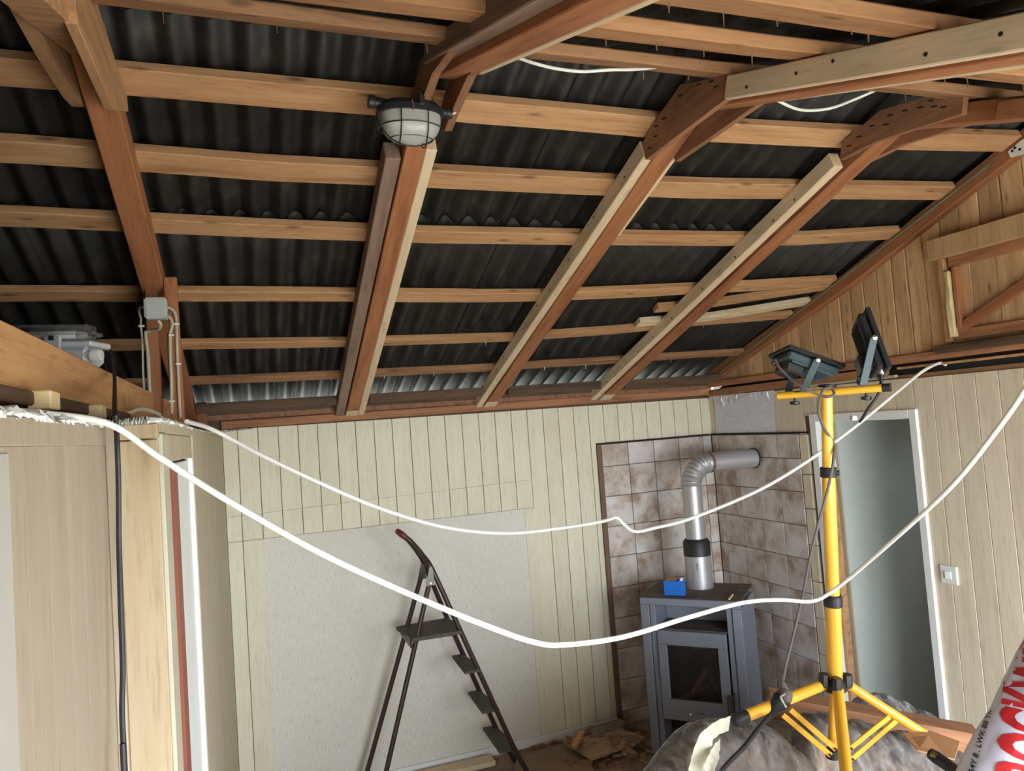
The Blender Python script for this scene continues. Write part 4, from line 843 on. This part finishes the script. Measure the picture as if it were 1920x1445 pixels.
o = tube('black_lead', [atd(*a) for a in ((1453, 675, 2.24), (1462, 690, 2.22), (1478, 706, 2.2), (1490, 717, 2.18), (1510, 728, 2.16), (1535, 740, 2.15), (1552, 744, 2.14), (1564, 738, 2.15), (1558, 727, 2.16), (1545, 730, 2.15), (1537, 748, 2.15), (1535, 770, 2.16), (1540, 790, 2.17), (1547, 806, 2.18), (1563, 830, 2.19), (1563, 855, 2.17), (1560, 880, 2.16), (1550, 925, 2.15), (1535, 980, 2.15), (1520, 1040, 2.15), (1506, 1110, 2.14), (1490, 1180, 2.13), (1475, 1240, 2.12), (1467, 1280, 2.12))], .0042, CABD, None, 8, True); tag(o, 'dusty lead wound round the tripod pole down to the connector', 'cable')
o = tube('black_lead', [atd(*a) for a in ((1653, 698, 2.12), (1652, 715, 2.12), (1648, 735, 2.11), (1640, 750, 2.11), (1628, 765, 2.12), (1618, 782, 2.14), (1612, 790, 2.16))], .0042, CABB, None, 8, True); tag(o, 'black lead hanging from the edge-on floodlight', 'cable')
cn = thing('power_connector', 'dark rubber plug and socket lying on the tripod leg', 'plug', tuple(atd(1465, 1315, 2.1)))
ca_, cb_ = atd(1472, 1272, 2.11), atd(1449, 1343, 2.10)
lathe('strain_relief', [(.006, 0), (.010, .01), (.012, .03)], atd(1466, 1277, 2.11), atd(1474, 1300, 2.1) - atd(1466, 1277, 2.11), CABD, cn, 10)
lathe('socket', [(.012, -.01), (.020, .0), (.024, .012), (.024, .03), (.020, .034)], atd(1474, 1297, 2.10), atd(1462, 1320, 2.1) - atd(1474, 1297, 2.1), CABD, cn, 14)
lathe('plug', [(.026, 0), (.027, .006), (.024, .025), (.014, .045), (.008, .075), (.006, .085)], atd(1468, 1308, 2.09), atd(1440, 1345, 2.08) - atd(1468, 1308, 2.09), BLACKM, cn, 14)
board('latch', atd(1463, 1306, 2.065), atd(1474, 1326, 2.065), .006, .004, CHROME, cn, -CF, .001); board('latch', atd(1463, 1306, 2.065), atd(1472, 1300, 2.065), .006, .004, CHROME, cn, -CF, .001)
o = tube('black_lead', [atd(*a) for a in ((1442, 1341, 2.05), (1420, 1368, 1.97), (1395, 1400, 1.91), (1370, 1425, 1.87), (1352, 1447, 1.84), (1320, 1500, 1.80))], .0065, CABB, None, 8, True); tag(o, 'thick black lead running from the connector over the wrapped bundle', 'cable')

# ================================================================== WRAPPED FURNITURE, TIMBER AND SACK IN THE FOREGROUND
def heap(name, outline, dep, thick, mat, parent, seed, amp=.02, off=0, freq=7, nu=46, nv=26, stretch=(1, 1, 1)):
    # lofted heap: the crest follows points (px, py) at a real depth; front and back fall to the floor
    crest = catmull([atd(px, py, dp_) for px, py, dp_ in outline], 6); bm = bmesh.new(); rows = []
    n = len(crest)
    for i in range(nu + 1):
        t = i / nu * (n - 1); k = min(int(t), n - 2); c = crest[k].lerp(crest[k + 1], t - k)
        r = []
        for j in range(nv + 1):
            s = j / nv * 2 - 1; a = abs(s)
            prof = (1 - a ** 2.6) ** .6 if a < 1 else 0
            p = Vector((c.x, c.y, 0)) - Vector((CF.x, CF.y, 0)).normalized() * (s * thick * .5 * (1.02 if a > .98 else 1))
            p.z = c.z * prof if prof > 0 else 0
            q_ = Vector((p.x * stretch[0], p.y * stretch[1], p.z * stretch[2])) * freq + Vector((seed * 7.1, 0, 0))
            d_ = noise.noise(q_) + .5 * noise.noise(q_ * 2.3) + .25 * noise.noise(q_ * 5)
            if p.z > .02: p += Vector((CF.x * -s, CF.y * -s, .8)) * (d_ * amp + off)
            p.z = max(p.z, .0); r.append(bm.verts.new(p))
        rows.append(r)
    for A, B in zip(rows, rows[1:]):
        for j in range(nv): bm.faces.new((A[j], A[j + 1], B[j + 1], B[j]))
    return finish(name, bm, mat, parent, True)
wbL = thing('wrapped_armchair', 'brown upholstered bundle wrapped in clear film, under the left tripod foot', 'wrapped furniture', tuple(onz(1370, 1445, .6)))
oL = [(1180, 1500, 2.19), (1225, 1440, 2.17), (1268, 1392, 2.15), (1300, 1363, 2.14), (1350, 1358, 2.13), (1400, 1360, 2.13), (1440, 1370, 2.14), (1480, 1398, 2.15), (1530, 1445, 2.16), (1560, 1500, 2.17)]
heap('stuffed_body', oL, 2.2, .40, BUNDLE, wbL, 3, .022, -.012, 6)
flm = heap('plastic_film', oL, 2.2, .43, FILM, wbL, 4, .016, .010, 9, 70, 40, (.5, 2.4, 1))
# masking tape strips on the film
def tape(pts, wdt, parent):
    P = catmull([atd(*a) for a in pts], 6); bm = bmesh.new(); pr = None
    for i, p in enumerate(P):
        t = (P[min(i + 1, len(P) - 1)] - P[max(i - 1, 0)]).normalized(); s = t.cross(-CF).normalized() * wdt / 2; p = p + CF * (.002 * math.sin(i * 1.7))
        a, b = bm.verts.new(p + s), bm.verts.new(p - s)
        if pr: bm.faces.new((pr[0], a, b, pr[1]))
        pr = (a, b)
    return finish('tape_strip', bm, TAPE, parent, True)
tape([(1303, 1452, 1.90), (1312, 1418, 1.93), (1325, 1385, 1.92), (1345, 1365, 1.96), (1368, 1356, 2.00)], .042, flm)
tape([(1326, 1450, 1.86), (1336, 1425, 1.89), (1345, 1405, 1.92), (1350, 1394, 1.95)], .034, flm)
wbM = thing('wrapped_bundle', 'dark ruffled bundle wrapped in dusty film below the tripod', 'wrapped furniture', tuple(onz(1640, 1445, .6)))
oM = [(1470, 1500, 2.50), (1485, 1420, 2.50), (1500, 1356, 2.51), (1520, 1340, 2.52), (1570, 1350, 2.52), (1640, 1364, 2.50), (1700, 1380, 2.47), (1760, 1396, 2.43), (1815, 1422, 2.38), (1860, 1480, 2.32)]
heap('stuffed_body', oM, 2.3, .36, BUNDLE, wbM, 11, .030, -.014, 9, 70, 34, (2.2, 1, 1))
heap('plastic_film', oM, 2.3, .39, FILM, wbM, 12, .024, .004, 10, 80, 40, (2.5, .7, 1))
wbR = thing('wrapped_bundle', 'low bundle under crinkled grey film in front of the doorway', 'wrapped furniture', tuple(onz(1660, 1340, .6)))
oR = [(1560, 1420, 3.00), (1595, 1330, 3.00), (1630, 1305, 3.00), (1660, 1303, 2.99), (1700, 1322, 2.96), (1740, 1340, 2.92), (1790, 1365, 2.88), (1840, 1420, 2.82)]
heap('stuffed_body', oR, 2.7, .34, BUNDLE, wbR, 21, .02, -.012, 8); heap('plastic_film', oR, 2.7, .37, FILM2, wbR, 22, .022, .004, 12, 70, 34, (.6, 2.4, 1.4))
tmb = board('timber_board', atd(1440, 1316, 2.80), atd(1830, 1390, 2.60), .10, .085, wood('dusty_timber', srgb(178, 128, 94), srgb(132, 90, 62), 'X', .2, .05, .85, .3), None, Vector((0, 0, 1))); tag(tmb, 'thick dusty brown timber lying across the bundles behind the tripod', 'timber')
flap = prism('cardboard_flap', [atd(1693, 1376, 2.12), atd(1745, 1372, 2.16), (atd(1800, 1392, 2.12)), atd(1790, 1425, 2.0), atd(1720, 1408, 1.98)], (0, 0, .004), CARD, None, 0); tag(flap, 'torn brown cardboard flap beside the white sack', 'cardboard')
blk = thing('hand_tool', 'black tool handle poking out beside the white sack', 'tool', tuple(atd(1778, 1432, 1.9)))
lathe('handle', [(.005, -.03), (.014, -.027), (.017, -.01), (.016, .03), (.012, .09), (.013, .14)], atd(1762, 1424, 1.9), atd(1800, 1450, 1.85) - atd(1762, 1424, 1.9), BLACK, blk, 14)
lathe('ferrule', [(.009, 0), (.009, .014)], atd(1757, 1419, 1.9), atd(1740, 1409, 1.92) - atd(1757, 1419, 1.9), BRASS, blk, 12)
# ---- mineral wool sack
sk = thing('insulation_sack', 'white plastic sack of insulation with red lettering', 'sack', (1.35, .75, .6))
Sc = atd(2120, 1520, 1.3); sf = ray(2120, 1520).normalized(); sr = (CR - sf * CR.dot(sf)).normalized(); su = sr.cross(sf)
e1 = sr * math.sin(.65) + su * math.cos(.65); e2 = -sr * math.cos(.65) + su * math.sin(.65); e3 = e1.cross(e2)
MSK = Matrix(((e1.x, e2.x, e3.x, Sc.x), (e1.y, e2.y, e3.y, Sc.y), (e1.z, e2.z, e3.z, Sc.z), (0, 0, 0, 1)))
bm = bmesh.new(); bmesh.ops.create_cube(bm, size=2); bmesh.ops.subdivide_edges(bm, edges=bm.edges[:], cuts=22, use_grid_fill=True)
hx, hy, hz = .35, .24, .16
for v in bm.verts:
    c = v.co; n4 = (abs(c.x) ** 3.6 + abs(c.y) ** 3.6 + abs(c.z) ** 3.6) ** (1 / 3.6); c /= n4
    p = Vector((c.x * hx, c.y * hy, c.z * hz)); nn = Vector((c.x / hx, c.y / hy, c.z / hz)).normalized()
    q_ = Vector((p.x * 5, p.y * 16, p.z * 16)); d_ = .010 * noise.noise(q_) + .006 * noise.noise(q_ * 2.4) + .004 * abs(noise.noise(q_ * 4.1))
    v.co = p + nn * d_
    if v.co.x < -.08: v.co.x = -.08 + (v.co.x + .08) * 4.6       # the long end leans down to the floor
me = bpy.data.meshes.new('sack_body'); bmesh.ops.recalc_face_normals(bm, faces=bm.faces[:]); bvh = BVHTree.FromBMesh(bm); bm.to_mesh(me); bm.free(); me.materials.append(SACK); me.shade_smooth(); link('sack_body', me, sk, MSK)
def print_text(body, size, x0, y0, mat, name, bold=0.0, tall=1.0, ang=0.0):
    ca, sa = math.cos(ang), math.sin(ang)
    cu = bpy.data.curves.new(name, 'FONT'); cu.body = body; cu.size = size; cu.offset = bold; cu.resolution_u = 3
    to = bpy.data.objects.new(name, cu); COL.objects.link(to); dg = bpy.context.evaluated_depsgraph_get(); m2 = bpy.data.meshes.new_from_object(to.evaluated_get(dg)); bpy.data.objects.remove(to); bpy.data.curves.remove(cu)
    bm = bmesh.new(); bm.from_mesh(m2); bpy.data.meshes.remove(m2)
    for _ in range(2): bmesh.ops.triangulate(bm, faces=bm.faces[:]); bmesh.ops.subdivide_edges(bm, edges=[e for e in bm.edges if e.calc_length() > .009], cuts=1)
    bmesh.ops.triangulate(bm, faces=bm.faces[:])
    for v in bm.verts:
        x, y_ = x0 + v.co.x * ca - v.co.y * tall * sa, y0 + v.co.x * sa + v.co.y * tall * ca; h_ = bvh.ray_cast(Vector((x, y_, 1)), Vector((0, 0, -1)))
        v.co = Vector((x, y_, h_[0].z + .0022 if h_[0] else -9))
    bmesh.ops.delete(bm, geom=[v for v in bm.verts if v.co.z < -5], context='VERTS')
    m3 = bpy.data.meshes.new(name); bm.to_mesh(m3); bm.free(); m3.materials.append(mat); return link(name, m3, sk, MSK)
print_text('ROCKWOOL', .058, -.030, .073, RED, 'red_lettering', .0022, 2.6, .31)
print_text('A4Y 8 . LWK 88 YK', .015, -.085, .207, INK, 'black_print_line', .0003, 1, .14)

# ================================================================== RUBBLE ON THE FLOOR
fl_ = lambda px, py, z=.0: onz(px, py, z)
o = prism('loose_board', [fl_(a, b, .05) for a, b in ((1056, 1393), (1109, 1427), (1153, 1410), (1211, 1388), (1160, 1370), (1110, 1378))], (0, 0, .022), wood('dusty_pale_board', srgb(184, 154, 124), srgb(142, 114, 90), 'X', .2, .05, .9, .2, srgb(120, 84, 60)), None, .003); tag(o, 'pale wooden board lying on the rubble by the stove', 'board')
o = prism('floor_sheet', [fl_(a, b, .012) for a, b in ((968, 1425), (1050, 1398), (1105, 1432), (1150, 1500), (960, 1500))], (0, 0, .014), plain('brown_chipboard', srgb(140, 114, 94), .9, var=.12, scale=14), None, .002); tag(o, 'brown chipboard sheet on the floor in front of the rubble', 'board')
o = board('floor_plank', fl_(760, 1462, .02), fl_(925, 1424, .02), .10, .03, NEW, None); tag(o, 'long pale plank lying along the wall below the ladder', 'plank')
c0, c1 = fl_(1106, 1380, .06), fl_(1170, 1358, .06)
br = board('rubble_brick', c0, c1, .085, .06, BRICKM, None, (0, 0, 1), .006); tag(br, 'grey mortar crusted brick lying by the wall', 'brick')
o = board('wood_stick', fl_(1076, 1402, .08), fl_(1091, 1371, .12), .035, .02, GUSL, None); tag(o, 'short brown wooden offcut leaning on the loose board', 'offcut')
o = board('wood_stick', fl_(1092, 1388, .06), fl_(1105, 1362, .10), .012, .010, GUS, None); tag(o, 'thin dark splinter beside the short offcut', 'offcut')
rnd = random.Random(31)
shapes = []
for s in range(6):
    n = rnd.randint(4, 6); bm = bmesh.new(); an = sorted(rnd.uniform(0, 2 * math.pi) for _ in range(n)); an = [i * 2 * math.pi / n + rnd.uniform(-.35, .35) for i in range(n)]
    lo = [bm.verts.new((math.cos(a) * rnd.uniform(.7, 1.2), math.sin(a) * rnd.uniform(.45, .8), 0)) for a in an]; hi = [bm.verts.new((v.co.x * .9, v.co.y * .9, .38 + rnd.uniform(-.08, .08))) for v in lo]
    bm.faces.new(lo[::-1]); bm.faces.new(hi)
    for i in range(n): bm.faces.new((lo[i], lo[(i + 1) % n], hi[(i + 1) % n], hi[i]))
    m_ = bpy.data.meshes.new('shard'); bmesh.ops.recalc_face_normals(bm, faces=bm.faces[:]); bm.to_mesh(m_); bm.free(); m_.materials.append(SHARD if s % 3 else SHARD2); shapes.append(m_)
zones = [((985, 1395), (1065, 1370), 34, .020, 'small clay crumb heaped along the baseboard past the ladder'), ((1150, 1440), (1240, 1365), 80, .026, 'broken brown clay shard piled beside the stove side'), ((1060, 1440), (1150, 1415), 26, .026, 'broken brown clay shard in front of the loose pale board'), ((1060, 1400), (1190, 1372), 26, .018, 'clay crumb scattered on top of the loose pale board'), ((860, 1428), (985, 1392), 26, .013, 'tiny clay crumb at the baseboard behind the ladder foot')]
for (ax_, ay_), (bx2, by2), cnt, sz, zlab in zones:
    for i in range(cnt):
        px, py = rnd.uniform(ax_, bx2), rnd.uniform(by2, ay_); on_board = 1062 < px < 1195 and 1378 < py < 1415
        p = fl_(px, py, .074 if on_board else .0)
        if p.y > D - .03: p.y = D - .04
        if not on_board and p.x > 2.05: p.z = rnd.uniform(0, .02)
        if not on_board and p.x < 1.75 and p.y < 4.05: p.z = .026
        s = sz * rnd.uniform(.6, 1.5)
        o = link('clay_shard', rnd.choice(shapes), None, Matrix.Translation(p) @ Matrix.Rotation(rnd.uniform(0, 6.28), 4, 'Z') @ Matrix.Rotation(rnd.uniform(-.35, .35), 4, 'X') @ Matrix.Diagonal((s, s, s, 1)))
        tag(o, zlab, 'shard', zlab)
